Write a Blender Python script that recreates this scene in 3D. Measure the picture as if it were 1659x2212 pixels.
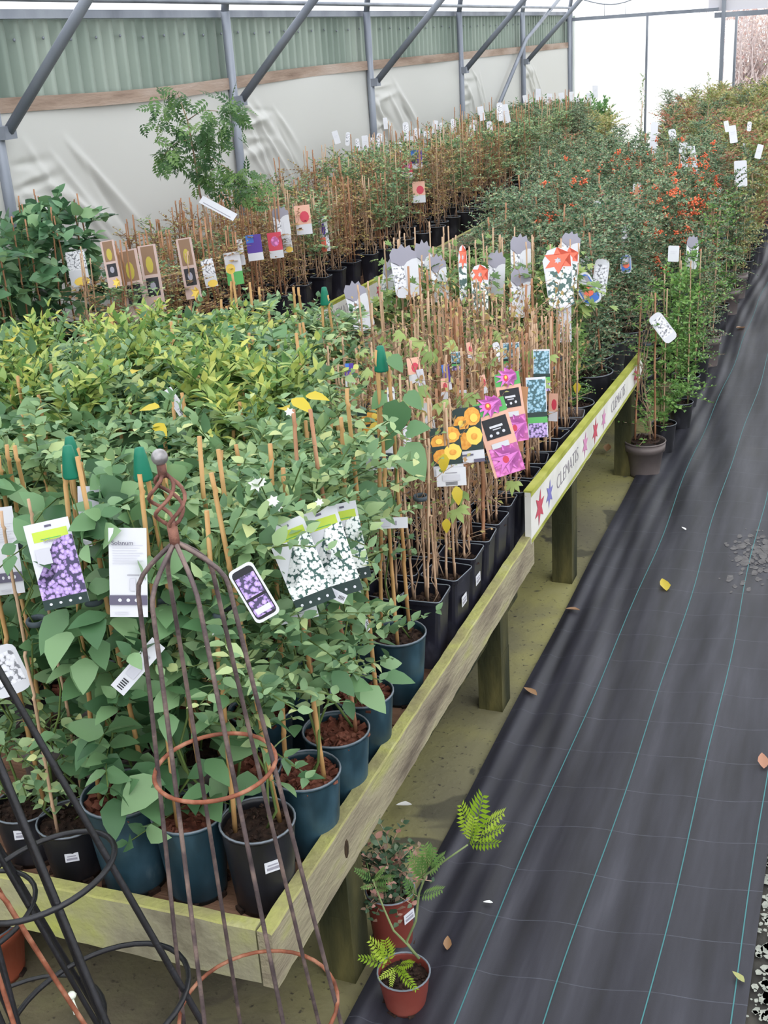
import bpy, math, random
import numpy as np
from mathutils import Matrix, Vector

for o in list(bpy.data.objects):
    bpy.data.objects.remove(o, do_unlink=True)
SC = bpy.context.scene
COL = SC.collection
rng = np.random.default_rng(11)
random.seed(11)
PI = math.pi

# ------------------------------------------------------------------ camera
W, H = 1659.0, 2212.0
FPX = 2522.4
CAMZ = 1.9
YAW, PITCH, ROLL = math.radians(-22.788), math.radians(21.733), math.radians(3.720)
_f = np.array([math.sin(YAW) * math.cos(PITCH), math.cos(YAW) * math.cos(PITCH), -math.sin(PITCH)])
_r = np.array([math.cos(YAW), -math.sin(YAW), 0.0])
_d = np.cross(_f, _r)
_c, _s = math.cos(ROLL), math.sin(ROLL)
RIGHT, DOWN, FWD = _c * _r + _s * _d, -_s * _r + _c * _d, _f
cam_d = bpy.data.cameras.new('camera')
cam = bpy.data.objects.new('camera', cam_d)
COL.objects.link(cam)
m3 = Matrix((RIGHT, -DOWN, -FWD)).transposed()
cam.matrix_world = Matrix.Translation((0, 0, CAMZ)) @ m3.to_4x4()
cam_d.sensor_fit = 'VERTICAL'
cam_d.sensor_height = 24.0
cam_d.lens = 24.0 * FPX / H
cam_d.clip_start = 0.02
cam_d.clip_end = 300
SC.camera = cam


def at(px, py, y):
    """survey helper: the real point at distance y up the tunnel on the sight line of a photo pixel"""
    d = RIGHT * (px - W / 2) + DOWN * (py - H / 2) + FWD * FPX
    return np.array([0, 0, CAMZ]) + d * (y / d[1])


def dep(p):
    return float((np.array(p) - np.array([0, 0, CAMZ])) @ FWD)


# ------------------------------------------------------------------ sky, exposure
wd = bpy.data.worlds.new('overcast_sky')
SC.world = wd
wd.use_nodes = True
bg = wd.node_tree.nodes['Background']
bg.inputs['Color'].default_value = (0.93, 0.96, 1.0, 1)
bg.inputs['Strength'].default_value = 1.0
sun_d = bpy.data.lights.new('veiled_sun', 'SUN')
sun_d.energy = 0.7
sun_d.angle = math.radians(50)
sun_d.color = (1.0, 0.98, 0.95)
sun = bpy.data.objects.new('veiled_sun', sun_d)
COL.objects.link(sun)
sun.rotation_euler = (math.radians(28), math.radians(30), 0)
SC.view_settings.view_transform = 'Standard'
SC.view_settings.look = 'None'
SC.view_settings.gamma = 1.0
SC.view_settings.use_curve_mapping = False
SC.view_settings.exposure = 1.15

# ------------------------------------------------------------------ materials


def lin(c):
    return tuple((v / 255 / 12.92) if v / 255 <= 0.04045 else (((v / 255 + 0.055) / 1.055) ** 2.4) for v in c) + (1,)


MATS = {}


def new_mat(name):
    m = bpy.data.materials.new(name)
    m.use_nodes = True
    nt = m.node_tree
    b = nt.nodes['Principled BSDF']
    MATS[name] = m
    return m, nt, b


def ramp(nt, cols, pos=None):
    r = nt.nodes.new('ShaderNodeValToRGB')
    e = r.color_ramp.elements
    n = len(cols)
    while len(e) < n:
        e.new(0.5)
    for i, c in enumerate(cols):
        e[i].position = pos[i] if pos else i / max(1, n - 1)
        e[i].color = lin(c)
    return r


def mat(name, cols, scale=6.0, rough=0.6, stretch=(1, 1, 1), bump=0.0, bscale=None, pos=None, detail=4, spec=0.3, metal=0.0, distort=0.0):
    """surface whose colour wanders between cols with noise"""
    m, nt, b = new_mat(name)
    tc = nt.nodes.new('ShaderNodeTexCoord')
    mp = nt.nodes.new('ShaderNodeMapping')
    mp.inputs['Scale'].default_value = stretch
    nt.links.new(tc.outputs['Object'], mp.inputs['Vector'])
    nz = nt.nodes.new('ShaderNodeTexNoise')
    nz.inputs['Scale'].default_value = scale
    nz.inputs['Detail'].default_value = detail
    nz.inputs['Distortion'].default_value = distort
    nt.links.new(mp.outputs[0], nz.inputs['Vector'])
    n = len(cols)
    if pos is None and n > 1:
        pos = [0.3 + 0.4 * i / (n - 1) for i in range(n)]
    rp = ramp(nt, cols, pos)
    nt.links.new(nz.outputs[0], rp.inputs[0])
    nt.links.new(rp.outputs[0], b.inputs['Base Color'])
    b.inputs['Roughness'].default_value = rough
    b.inputs['Specular IOR Level'].default_value = spec
    b.inputs['Metallic'].default_value = metal
    if bump:
        n2 = nt.nodes.new('ShaderNodeTexNoise')
        n2.inputs['Scale'].default_value = bscale or scale * 4
        n2.inputs['Detail'].default_value = 5
        nt.links.new(mp.outputs[0], n2.inputs['Vector'])
        bp = nt.nodes.new('ShaderNodeBump')
        bp.inputs['Strength'].default_value = bump
        bp.inputs['Distance'].default_value = 0.01
        nt.links.new(n2.outputs[0], bp.inputs['Height'])
        nt.links.new(bp.outputs[0], b.inputs['Normal'])
    return m


def leafmat(name, cols, trans=0.3, rough=0.42, pos=None):
    """leaf: colour picked per leaf by the rnd attribute, some light passing through"""
    m, nt, b = new_mat(name)
    a = nt.nodes.new('ShaderNodeAttribute')
    a.attribute_name = 'rnd'
    oi = nt.nodes.new('ShaderNodeObjectInfo')
    ad = nt.nodes.new('ShaderNodeMath')
    ad.operation = 'MULTIPLY_ADD'
    nt.links.new(oi.outputs['Random'], ad.inputs[0])
    ad.inputs[1].default_value = 0.12
    nt.links.new(a.outputs['Fac'], ad.inputs[2])
    sb = nt.nodes.new('ShaderNodeMath')
    sb.operation = 'SUBTRACT'
    sb.inputs[1].default_value = 0.06
    nt.links.new(ad.outputs[0], sb.inputs[0])
    rp = ramp(nt, cols, pos)
    nt.links.new(sb.outputs[0], rp.inputs[0])
    nt.links.new(rp.outputs[0], b.inputs['Base Color'])
    b.inputs['Roughness'].default_value = rough
    b.inputs['Specular IOR Level'].default_value = 0.35
    tr = nt.nodes.new('ShaderNodeBsdfTranslucent')
    nt.links.new(rp.outputs[0], tr.inputs['Color'])
    mx = nt.nodes.new('ShaderNodeMixShader')
    mx.inputs[0].default_value = trans
    out = nt.nodes['Material Output']
    nt.links.new(b.outputs[0], mx.inputs[1])
    nt.links.new(tr.outputs[0], mx.inputs[2])
    nt.links.new(mx.outputs[0], out.inputs['Surface'])
    return m


def film(name, col, transp, transl):
    """polythene film: part clear, part diffusing"""
    m, nt, b = new_mat(name)
    b.inputs['Base Color'].default_value = lin(col)
    b.inputs['Roughness'].default_value = 0.45
    tl = nt.nodes.new('ShaderNodeBsdfTranslucent')
    tl.inputs['Color'].default_value = (0.95, 0.96, 0.96, 1)
    tp = nt.nodes.new('ShaderNodeBsdfTransparent')
    m1 = nt.nodes.new('ShaderNodeMixShader')
    m1.inputs[0].default_value = transl
    m2 = nt.nodes.new('ShaderNodeMixShader')
    m2.inputs[0].default_value = transp
    nt.links.new(b.outputs[0], m1.inputs[1])
    nt.links.new(tl.outputs[0], m1.inputs[2])
    nt.links.new(m1.outputs[0], m2.inputs[1])
    nt.links.new(tp.outputs[0], m2.inputs[2])
    nt.links.new(m2.outputs[0], nt.nodes['Material Output'].inputs['Surface'])
    return m


def bloom(name, bgc, c1, c2, scale, thr=0.42, centre=None):
    """printed photograph of flowers: voronoi blossoms on a dark ground"""
    m, nt, b = new_mat(name)
    tc = nt.nodes.new('ShaderNodeTexCoord')
    vo = nt.nodes.new('ShaderNodeTexVoronoi')
    vo.inputs['Scale'].default_value = scale
    nd = nt.nodes.new('ShaderNodeTexNoise')
    nd.inputs['Scale'].default_value = scale * 2.2
    nt.links.new(tc.outputs['Object'], nd.inputs['Vector'])
    va = nt.nodes.new('ShaderNodeVectorMath')
    va.operation = 'MULTIPLY_ADD'
    nt.links.new(nd.outputs['Color'], va.inputs[0])
    va.inputs[1].default_value = (.55 / scale,) * 3
    nt.links.new(tc.outputs['Object'], va.inputs[2])
    nt.links.new(va.outputs[0], vo.inputs['Vector'])
    cols = [centre or c1, c1, c2, bgc, bgc]
    rp = ramp(nt, cols, [0.0, 0.12, thr, thr + 0.08, 1.0])
    nt.links.new(vo.outputs['Distance'], rp.inputs[0])
    nt.links.new(rp.outputs[0], b.inputs['Base Color'])
    b.inputs['Roughness'].default_value = 0.4
    return m


def flat(name, col, rough=0.5, metal=0.0, spec=0.3):
    m, nt, b = new_mat(name)
    b.inputs['Base Color'].default_value = lin(col)
    b.inputs['Roughness'].default_value = rough
    b.inputs['Metallic'].default_value = metal
    b.inputs['Specular IOR Level'].default_value = spec
    return m


def concrete():
    m, nt, b = new_mat('mossy_concrete')
    tc = nt.nodes.new('ShaderNodeTexCoord')

    def nz(sc, det=5, dist=0.0):
        n = nt.nodes.new('ShaderNodeTexNoise')
        n.inputs['Scale'].default_value = sc
        n.inputs['Detail'].default_value = det
        n.inputs['Distortion'].default_value = dist
        nt.links.new(tc.outputs['Object'], n.inputs['Vector'])
        return n
    a = nz(1.6, 4, 0.6)
    r1 = ramp(nt, [(98, 94, 76), (118, 114, 84), (140, 136, 86), (148, 144, 106)], [0.3, 0.45, 0.58, 0.72])
    nt.links.new(a.outputs[0], r1.inputs[0])
    p = nz(2.7, 3, 1.2)
    r2 = ramp(nt, [(0, 0, 0), (255, 255, 255)], [0.6, 0.63])
    nt.links.new(p.outputs[0], r2.inputs[0])
    mx = nt.nodes.new('ShaderNodeMixRGB')
    mx.inputs[2].default_value = lin((76, 74, 58))
    nt.links.new(r2.outputs[0], mx.inputs[0])
    nt.links.new(r1.outputs[0], mx.inputs[1])
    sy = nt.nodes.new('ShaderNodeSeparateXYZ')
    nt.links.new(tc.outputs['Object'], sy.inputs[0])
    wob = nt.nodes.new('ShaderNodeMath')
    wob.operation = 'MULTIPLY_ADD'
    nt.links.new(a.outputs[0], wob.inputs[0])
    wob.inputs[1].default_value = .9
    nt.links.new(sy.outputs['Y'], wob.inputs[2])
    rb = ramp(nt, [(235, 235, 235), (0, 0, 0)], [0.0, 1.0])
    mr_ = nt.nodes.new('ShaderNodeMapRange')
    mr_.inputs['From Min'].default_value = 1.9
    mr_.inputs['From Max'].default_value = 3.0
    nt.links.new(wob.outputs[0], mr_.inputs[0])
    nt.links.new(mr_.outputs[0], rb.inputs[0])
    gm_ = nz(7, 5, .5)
    rg = ramp(nt, [(70, 64, 54), (92, 84, 70), (104, 100, 76)], [.35, .5, .68])  # brown dirt at the near end, with the shade there painted into the colour
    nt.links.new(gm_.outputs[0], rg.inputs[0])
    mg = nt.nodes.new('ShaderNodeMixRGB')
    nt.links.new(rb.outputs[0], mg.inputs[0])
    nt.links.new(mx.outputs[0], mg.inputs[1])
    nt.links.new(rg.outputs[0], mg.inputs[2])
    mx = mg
    g = nz(55, 3)
    r3 = ramp(nt, [(0, 0, 0), (255, 255, 255)], [0.62, 0.72])
    nt.links.new(g.outputs[0], r3.inputs[0])
    mx2 = nt.nodes.new('ShaderNodeMixRGB')
    mx2.inputs[2].default_value = lin((60, 55, 45))
    nt.links.new(r3.outputs[0], mx2.inputs[0])
    nt.links.new(mx.outputs[0], mx2.inputs[1])
    nt.links.new(mx2.outputs[0], b.inputs['Base Color'])
    b.inputs['Roughness'].default_value = 0.75
    bp = nt.nodes.new('ShaderNodeBump')
    bp.inputs['Strength'].default_value = 0.25
    bp.inputs['Distance'].default_value = 0.01
    nt.links.new(g.outputs[0], bp.inputs['Height'])
    nt.links.new(bp.outputs[0], b.inputs['Normal'])


def weedmat():
    m, nt, b = new_mat('woven_ground_cover')
    tc = nt.nodes.new('ShaderNodeTexCoord')
    mp = nt.nodes.new('ShaderNodeMapping')
    mp.inputs['Scale'].default_value = (9, 0.9, 1)
    nt.links.new(tc.outputs['Object'], mp.inputs['Vector'])
    n = nt.nodes.new('ShaderNodeTexNoise')
    n.inputs['Scale'].default_value = 2.2
    n.inputs['Detail'].default_value = 5
    nt.links.new(mp.outputs[0], n.inputs['Vector'])
    r = ramp(nt, [(30, 30, 36), (40, 40, 48), (49, 49, 58), (62, 62, 71)], [0.3, 0.45, 0.6, 0.75])
    nt.links.new(n.outputs[0], r.inputs[0])
    sx = nt.nodes.new('ShaderNodeSeparateXYZ')
    nt.links.new(tc.outputs['Object'], sx.inputs[0])
    k = nt.nodes.new('ShaderNodeMath')      # faint marker threads every 18 cm across the fabric
    k.operation = 'MULTIPLY_ADD'
    nt.links.new(sx.outputs['X'], k.inputs[0])
    k.inputs[1].default_value = -0.14
    nt.links.new(sx.outputs['Y'], k.inputs[2])
    d = nt.nodes.new('ShaderNodeMath')
    d.operation = 'PINGPONG'
    nt.links.new(k.outputs[0], d.inputs[0])
    d.inputs[1].default_value = 0.09
    lt = nt.nodes.new('ShaderNodeMath')
    lt.operation = 'LESS_THAN'
    nt.links.new(d.outputs[0], lt.inputs[0])
    lt.inputs[1].default_value = 0.0011
    ng = nt.nodes.new('ShaderNodeTexNoise')
    ng.inputs['Scale'].default_value = 14
    nt.links.new(tc.outputs['Object'], ng.inputs['Vector'])
    ml = nt.nodes.new('ShaderNodeMath')
    ml.operation = 'MULTIPLY'
    nt.links.new(lt.outputs[0], ml.inputs[0])
    nt.links.new(ng.outputs[0], ml.inputs[1])
    mx = nt.nodes.new('ShaderNodeMixRGB')
    mx.inputs[2].default_value = lin((84, 87, 98))
    nt.links.new(ml.outputs[0], mx.inputs[0])
    nt.links.new(r.outputs[0], mx.inputs[1])
    # dusty silt stains
    st = nt.nodes.new('ShaderNodeTexNoise')
    st.inputs['Scale'].default_value = 1.7
    st.inputs['Detail'].default_value = 3
    nt.links.new(tc.outputs['Object'], st.inputs['Vector'])
    sr = ramp(nt, [(0, 0, 0), (120, 120, 120)], [0.6, 0.75])
    nt.links.new(st.outputs[0], sr.inputs[0])
    mx2 = nt.nodes.new('ShaderNodeMixRGB')
    mx2.inputs[2].default_value = lin((68, 64, 60))
    nt.links.new(sr.outputs[0], mx2.inputs[0])
    nt.links.new(mx.outputs[0], mx2.inputs[1])
    nt.links.new(mx2.outputs[0], b.inputs['Base Color'])
    b.inputs['Roughness'].default_value = 0.5
    b.inputs['Specular IOR Level'].default_value = 0.35
    wv = nt.nodes.new('ShaderNodeTexNoise')
    wv.inputs['Scale'].default_value = 900
    nt.links.new(tc.outputs['Object'], wv.inputs['Vector'])
    bp = nt.nodes.new('ShaderNodeBump')
    bp.inputs['Strength'].default_value = 0.15
    bp.inputs['Distance'].default_value = 0.002
    nt.links.new(wv.outputs[0], bp.inputs['Height'])
    nt.links.new(bp.outputs[0], b.inputs['Normal'])


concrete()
weedmat()
mat('timber_mossy', [(108, 100, 84), (148, 143, 120), (160, 157, 120), (166, 170, 90)], 5.0, 0.85, (1, 1, 1), 0.5, 40, [0.32, 0.46, 0.56, 0.7], 6)
mat('timber_side', [(88, 78, 68), (132, 122, 104), (156, 148, 122), (158, 160, 88)], 3.4, 0.85, (3, 0.8, 3), 0.5, 30, [0.3, 0.42, 0.56, 0.72], 6)
mat('moss_top', [(128, 120, 90), (152, 148, 100), (164, 164, 98), (172, 168, 132)], 9, .9, (1, 1, 1), .5, 60, [.3, .45, .6, .72])
mat('timber_yellow', [(150, 150, 50), (184, 186, 70), (200, 200, 96)], 6, 0.8)
mat('timber_deck', [(78, 56, 44), (112, 82, 64), (136, 104, 84)], 2.0, 0.85, (1, 9, 1), 0.4, 18)
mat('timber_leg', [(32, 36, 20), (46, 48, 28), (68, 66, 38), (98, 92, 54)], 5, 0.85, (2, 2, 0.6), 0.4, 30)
mat('timber_rail', [(120, 100, 88), (160, 140, 126), (176, 160, 150)], 2.5, 0.85, (3, .5, 3), 0.4, 25)
mat('sign_white', [(206, 204, 198), (226, 224, 218), (232, 230, 226)], 5, 0.5)
mat('sign_yellow', [(140, 144, 52), (166, 170, 76), (186, 188, 104)], 9, 0.6)
flat('sign_red', (196, 84, 100))
flat('sign_blue', (128, 124, 190))
flat('sign_pink', (206, 140, 178))
flat('sign_ink', (150, 144, 152))
mat('corrugated_green', [(118, 134, 124), (140, 154, 144), (160, 172, 162)], 1.5, 0.5, (1, 1, .3), 0, None)
mat('steel_tube', [(108, 114, 126), (132, 138, 150), (150, 156, 166)], 3, 0.45, (1, 1, .4), 0.1, 30, None, 4, 0.5, 0.3)
mat('steel_dark', [(112, 118, 130), (140, 146, 158)], 3, 0.5, (1, 1, .4), 0, None, None, 4, .5, .1)
film('film_roof', (235, 238, 238), 0.45, 0.6)
film('film_end', (246, 247, 248), 0.5, 0.85)
film('film_side', (206, 206, 203), 0.0, 0.10)
flat('grey_panel', (208, 206, 214))
mat('pot_teal', [(22, 42, 52), (32, 58, 70), (50, 78, 92), (118, 138, 148)], 14, 0.42, (1, 1, .45), 0.05, 40, [0.3, 0.48, 0.62, 0.8], 7, 0.5)
mat('pot_black', [(22, 22, 26), (34, 34, 40), (76, 76, 84)], 14, 0.4, (1, 1, .45), 0.05, 40, [0.35, 0.56, 0.8], 7, 0.5)
mat('pot_square', [(26, 26, 34), (40, 40, 52), (108, 110, 124)], 13, 0.38, (1, 1, .5), 0.05, 40, [0.35, 0.58, 0.85], 5, 0.5)
mat('pot_taupe', [(88, 80, 78), (106, 97, 96), (122, 112, 110)], 5, 0.5)
mat('pot_red', [(104, 46, 40), (122, 58, 50), (138, 76, 66)], 5, 0.45)
mat('pot_terracotta', [(136, 68, 48), (154, 82, 60)], 6, 0.5)
mat('pot_rim_scuff', [(96, 104, 112), (132, 140, 150)], 20, 0.45)
mat('soil', [(26, 18, 14), (48, 34, 28), (70, 52, 42)], 60, 0.95, (1, 1, 1), 0.6, 90)
mat('bark', [(58, 30, 22), (104, 58, 44), (136, 88, 72)], 40, 0.85, (1, 1, 1), 0.3, 90)
mat('cane', [(150, 108, 66), (184, 144, 94), (198, 162, 112)], 4, 0.5, (6, 6, 1))
mat('cane_pale', [(164, 130, 104), (190, 158, 130), (206, 178, 150)], 4, 0.55, (6, 6, 1))
mat('cane_brown', [(140, 96, 70), (168, 122, 92), (188, 146, 116)], 4, 0.55, (6, 6, 1))
mat('stem_green', [(70, 88, 44), (96, 116, 60)], 20, 0.6)
mat('stem_brown', [(122, 96, 80), (160, 134, 112), (184, 160, 138)], 20, 0.8)
mat('stem_mimosa', [(110, 128, 84), (140, 152, 104)], 20, 0.6)
flat('cap_green', (22, 112, 88), 0.45)
flat('tie_dark', (74, 84, 92), 0.6)
flat('card_white', (210, 211, 218), 0.45)
flat('card_grey', (150, 148, 162), 0.45)
flat('card_greylight', (196, 196, 206), 0.45)
flat('card_dark', (40, 58, 56), 0.45)
flat('card_black', (38, 38, 44), 0.4)
flat('card_lime', (186, 206, 76), 0.45)
flat('card_ink', (150, 148, 160), 0.5)
flat('card_band', (96, 92, 112), 0.5)
flat('card_salmon', (226, 176, 156), 0.5)
flat('card_orange', (238, 116, 92), 0.5)
flat('card_yellow', (240, 206, 96), 0.5)
flat('card_brown', (176, 128, 92), 0.6)
mat('card_orangeyellow', [(214, 138, 52), (234, 176, 84)], 90, .5)
flat('card_mauve', (190, 166, 160), 0.5)
flat('card_umber', (134, 106, 84), 0.5)
flat('card_olive', (178, 164, 72), 0.5)
flat('card_petal', (222, 126, 206), 0.5)
flat('card_blue', (70, 116, 200), 0.5)
flat('card_green', (92, 172, 96), 0.5)
flat('card_purple', (84, 60, 150), 0.5)
flat('card_red', (206, 72, 92), 0.5)
bloom('print_lilac', (66, 60, 92), (206, 184, 228), (164, 134, 200), 130, 0.55)
bloom('print_white', (52, 92, 86), (246, 248, 248), (232, 236, 236), 170, 0.6)
bloom('print_white_small', (70, 100, 96), (246, 248, 248), (226, 232, 232), 60, 0.5)
bloom('print_yellow', (70, 70, 50), (240, 178, 70), (250, 212, 110), 26, 0.62, (226, 140, 56))
bloom('print_blue', (60, 96, 104), (176, 206, 222), (120, 168, 190), 120, 0.5)
bloom('print_pink', (180, 90, 150), (236, 150, 216), (220, 110, 190), 60, 0.5)
bloom('print_greywhite', (120, 122, 130), (236, 236, 242), (218, 218, 226), 110, 0.62)
mat('rust', [(84, 56, 50), (120, 80, 70), (156, 110, 94)], 40, 0.7, (1, 1, 1), 0.3, 200, None, 4, .4, .2)
mat('rust_steel', [(70, 60, 62), (98, 84, 84), (140, 120, 112)], 25, 0.5, (1, 1, 1), 0.2, 200, None, 4, .5, .35)
mat('copper_rust', [(96, 54, 40), (136, 80, 58), (170, 122, 98)], 30, 0.6, (1, 1, 1), 0.2, 150)
mat('polished_ball', [(120, 116, 118), (200, 198, 200)], 30, 0.3, (1, 1, 1), 0, None, None, 4, .5, .6)
mat('black_iron', [(18, 18, 22), (32, 32, 38)], 30, 0.4, (1, 1, 1), 0.1, 200, None, 4, .5)
flat('tie_white', (224, 228, 214))
mat('lichen', [(120, 124, 116), (168, 170, 160)], 60, 0.9)
mat('silted_path', [(44, 43, 41), (62, 60, 56), (80, 77, 70)], 7, .8, (1, 1, 1), .3, 60)
mat('outside_ground', [(206, 202, 194), (222, 219, 212)], 1.5, 0.9)

leafmat('leaf_big', [(62, 98, 66), (92, 132, 90), (118, 156, 110), (144, 178, 130)], 0.3)
leafmat('leaf_jasmine', [(76, 110, 78), (116, 150, 108), (148, 178, 130), (180, 202, 146), (206, 212, 146)], 0.32, 0.42, [0, .3, .65, .9, 1])
leafmat('leaf_variegated', [(90, 130, 72), (128, 162, 92), (170, 188, 108), (206, 206, 108)], 0.32)
leafmat('leaf_passion', [(96, 128, 76), (134, 164, 98), (172, 192, 118)], 0.35)
leafmat('leaf_dark', [(54, 88, 64), (78, 118, 84), (104, 144, 104), (138, 172, 124)], 0.22, 0.38)
leafmat('leaf_shrub', [(58, 88, 68), (86, 118, 88), (116, 146, 112), (150, 172, 134), (174, 184, 136)], 0.25, 0.4, [0, .3, .6, .88, 1])
leafmat('leaf_fresh', [(80, 120, 64), (114, 158, 84), (150, 188, 104)], 0.35)
leafmat('leaf_ochre', [(128, 92, 68), (166, 128, 92), (190, 166, 108), (176, 176, 106)], 0.3)
leafmat('leaf_autumn', [(178, 90, 84), (194, 116, 100), (192, 144, 116), (164, 154, 110), (130, 146, 98)], 0.3)
leafmat('leaf_gold', [(116, 138, 86), (150, 162, 100), (186, 184, 122), (196, 182, 130)], 0.3)
leafmat('leaf_laurel', [(84, 130, 80), (118, 160, 102), (148, 186, 122)], 0.3)
leafmat('leaf_mimosa', [(124, 160, 40), (160, 190, 56), (186, 208, 84)], 0.4)
leafmat('leaf_mimosa_dark', [(80, 118, 66), (114, 152, 84), (140, 172, 100)], 0.4)
leafmat('leaf_tree', [(58, 90, 56), (86, 122, 72), (128, 160, 92)], 0.32)
leafmat('leaf_dry', [(120, 84, 60), (176, 140, 100)], 0.2)
leafmat('leaf_flower', [(240, 240, 238), (250, 250, 250)], 0.3)
leafmat('leaf_yellowed', [(206, 180, 50), (226, 206, 80)], 0.35)
leafmat('leaf_pinkdark', [(46, 70, 52), (68, 96, 70), (94, 116, 90), (196, 140, 130)], 0.25)
leafmat('twig_outside', [(190, 156, 152), (214, 196, 186), (226, 220, 220)], 0.3)
mat('twig_bark', [(170, 150, 146), (206, 196, 196)], 20, .8)
mat('berry', [(214, 92, 58), (232, 116, 78), (242, 144, 104)], 80, 0.35)
MM = MATS

# ------------------------------------------------------------------ mesh helpers


def mesh(name, v, t, m, rnd=None, smooth=True):
    me = bpy.data.meshes.new(name)
    v = np.asarray(v, np.float32).reshape(-1, 3)
    t = np.asarray(t, np.int32).reshape(-1, 3)
    me.vertices.add(len(v))
    me.vertices.foreach_set('co', v.ravel())
    me.loops.add(len(t) * 3)
    me.loops.foreach_set('vertex_index', t.ravel())
    me.polygons.add(len(t))
    me.polygons.foreach_set('loop_start', np.arange(len(t), dtype=np.int32) * 3)
    if smooth is True:
        me.polygons.foreach_set('use_smooth', np.ones(len(t), bool))
    elif smooth is not False:
        me.polygons.foreach_set('use_smooth', np.asarray(smooth, bool))
    if rnd is not None:
        a = me.attributes.new('rnd', 'FLOAT', 'POINT')
        a.data.foreach_set('value', np.asarray(rnd, np.float32))
    for k in (m if isinstance(m, (list, tuple)) else [m]):
        me.materials.append(MM[k])
    me.update()
    me.validate()
    return me


class MB:
    """collects triangles with material slots"""

    def __init__(self):
        self.v, self.t, self.mi, self.sm, self.n = [], [], [], [], 0

    def add(self, v, t, mi=0, smooth=False):
        v = np.asarray(v, float).reshape(-1, 3)
        t = np.asarray(t, int).reshape(-1, 3)
        self.v.append(v)
        self.t.append(t + self.n)
        self.mi += [mi] * len(t)
        self.sm += [smooth] * len(t)
        self.n += len(v)
        return self

    def box(self, c, s, mi=0, R=None):
        c = np.array(c, float)
        h = np.array(s, float) / 2
        p = np.array([[x, y, z] for x in (-1, 1) for y in (-1, 1) for z in (-1, 1)]) * h
        if R is not None:
            p = p @ np.array(R).T
        t = [(0, 1, 3), (0, 3, 2), (4, 6, 7), (4, 7, 5), (0, 4, 5), (0, 5, 1), (2, 3, 7), (2, 7, 6), (0, 2, 6), (0, 6, 4), (1, 5, 7), (1, 7, 3)]
        return self.add(p + c, t, mi)

    def quad(self, p, mi=0):
        return self.add(p, [(0, 1, 2), (0, 2, 3)], mi)

    def poly(self, p, mi=0):
        n = len(p)
        return self.add(p, [(0, i, i + 1) for i in range(1, n - 1)], mi)

    def tube(self, pts, r, sides=6, mi=0, closed=False, cap=True, smooth=True):
        pts = np.array(pts, float)
        n = len(pts)
        rr = np.full(n, r, float) if np.isscalar(r) else np.array(r, float)
        if closed:
            tan = np.roll(pts, -1, 0) - np.roll(pts, 1, 0)
        else:
            tan = np.gradient(pts, axis=0)
        tan /= np.linalg.norm(tan, axis=1)[:, None] + 1e-9
        ref = np.array([0, 0, 1.0]) if abs(tan[:, 2]).mean() < 0.8 else np.array([1.0, 0, 0])
        a = np.cross(tan, ref)
        a /= np.linalg.norm(a, axis=1)[:, None] + 1e-9
        b = np.cross(tan, a)
        th = np.arange(sides) * 2 * PI / sides
        ring = pts[:, None, :] + rr[:, None, None] * (np.cos(th)[None, :, None] * a[:, None, :] + np.sin(th)[None, :, None] * b[:, None, :])
        v = ring.reshape(-1, 3)
        t = []
        m = n if closed else n - 1
        for i in range(m):
            j = (i + 1) % n
            for k in range(sides):
                l = (k + 1) % sides
                t += [(i * sides + k, i * sides + l, j * sides + l), (i * sides + k, j * sides + l, j * sides + k)]
        if cap and not closed:
            t += [(0, k + 1, k) for k in range(1, sides - 1)]
            o = (n - 1) * sides
            t += [(o, o + k, o + k + 1) for k in range(1, sides - 1)]
        return self.add(v, t, mi, smooth)

    def lathe(self, prof, seg=24, mi=0, ang0=0, smooth=True):
        prof = np.array(prof, float)
        n = len(prof)
        th = np.arange(seg) * 2 * PI / seg + ang0
        v = np.stack([prof[:, None, 0] * np.cos(th), prof[:, None, 0] * np.sin(th), np.repeat(prof[:, 1:2], seg, 1)], -1).reshape(-1, 3)
        t = []
        for i in range(n - 1):
            for k in range(seg):
                l = (k + 1) % seg
                t += [(i * seg + k, i * seg + l, (i + 1) * seg + l), (i * seg + k, (i + 1) * seg + l, (i + 1) * seg + k)]
        return self.add(v, t, mi, smooth)

    def mesh(self, name, m):
        me = mesh(name, np.concatenate(self.v), np.concatenate(self.t), m, None, self.sm)
        if isinstance(m, (list, tuple)):
            me.polygons.foreach_set('material_index', np.array(self.mi, np.int32))
        return me


def link(name, data, parent=None, loc=(0, 0, 0), rot=None, scale=None):
    o = bpy.data.objects.new(name, data)
    COL.objects.link(o)
    if parent is not None:
        o.parent = parent
    o.location = tuple(float(q) for q in loc)
    if rot is not None:
        if isinstance(rot, Matrix):
            o.rotation_euler = rot.to_euler()
        else:
            o.rotation_euler = rot
    if scale is not None:
        o.scale = (scale,) * 3 if np.isscalar(scale) else scale
    return o


def tag(o, label, cat, group=None, kind=None):
    o['label'] = label
    o['category'] = cat
    if group:
        o['group'] = group
    if kind:
        o['kind'] = kind
    return o


def thing(name, label, cat, loc=(0, 0, 0), rz=0.0, group=None):
    o = link(name, None, None, loc, (0, 0, rz))
    o.empty_display_size = 0.05
    return tag(o, label, cat, group)


def struct(name, me, parent=None):
    o = link(name, me, parent)
    if parent is None:
        o['kind'] = 'structure'
    return o


def stuff(o):
    o['kind'] = 'stuff'
    return o


# ---- leaves


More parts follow.
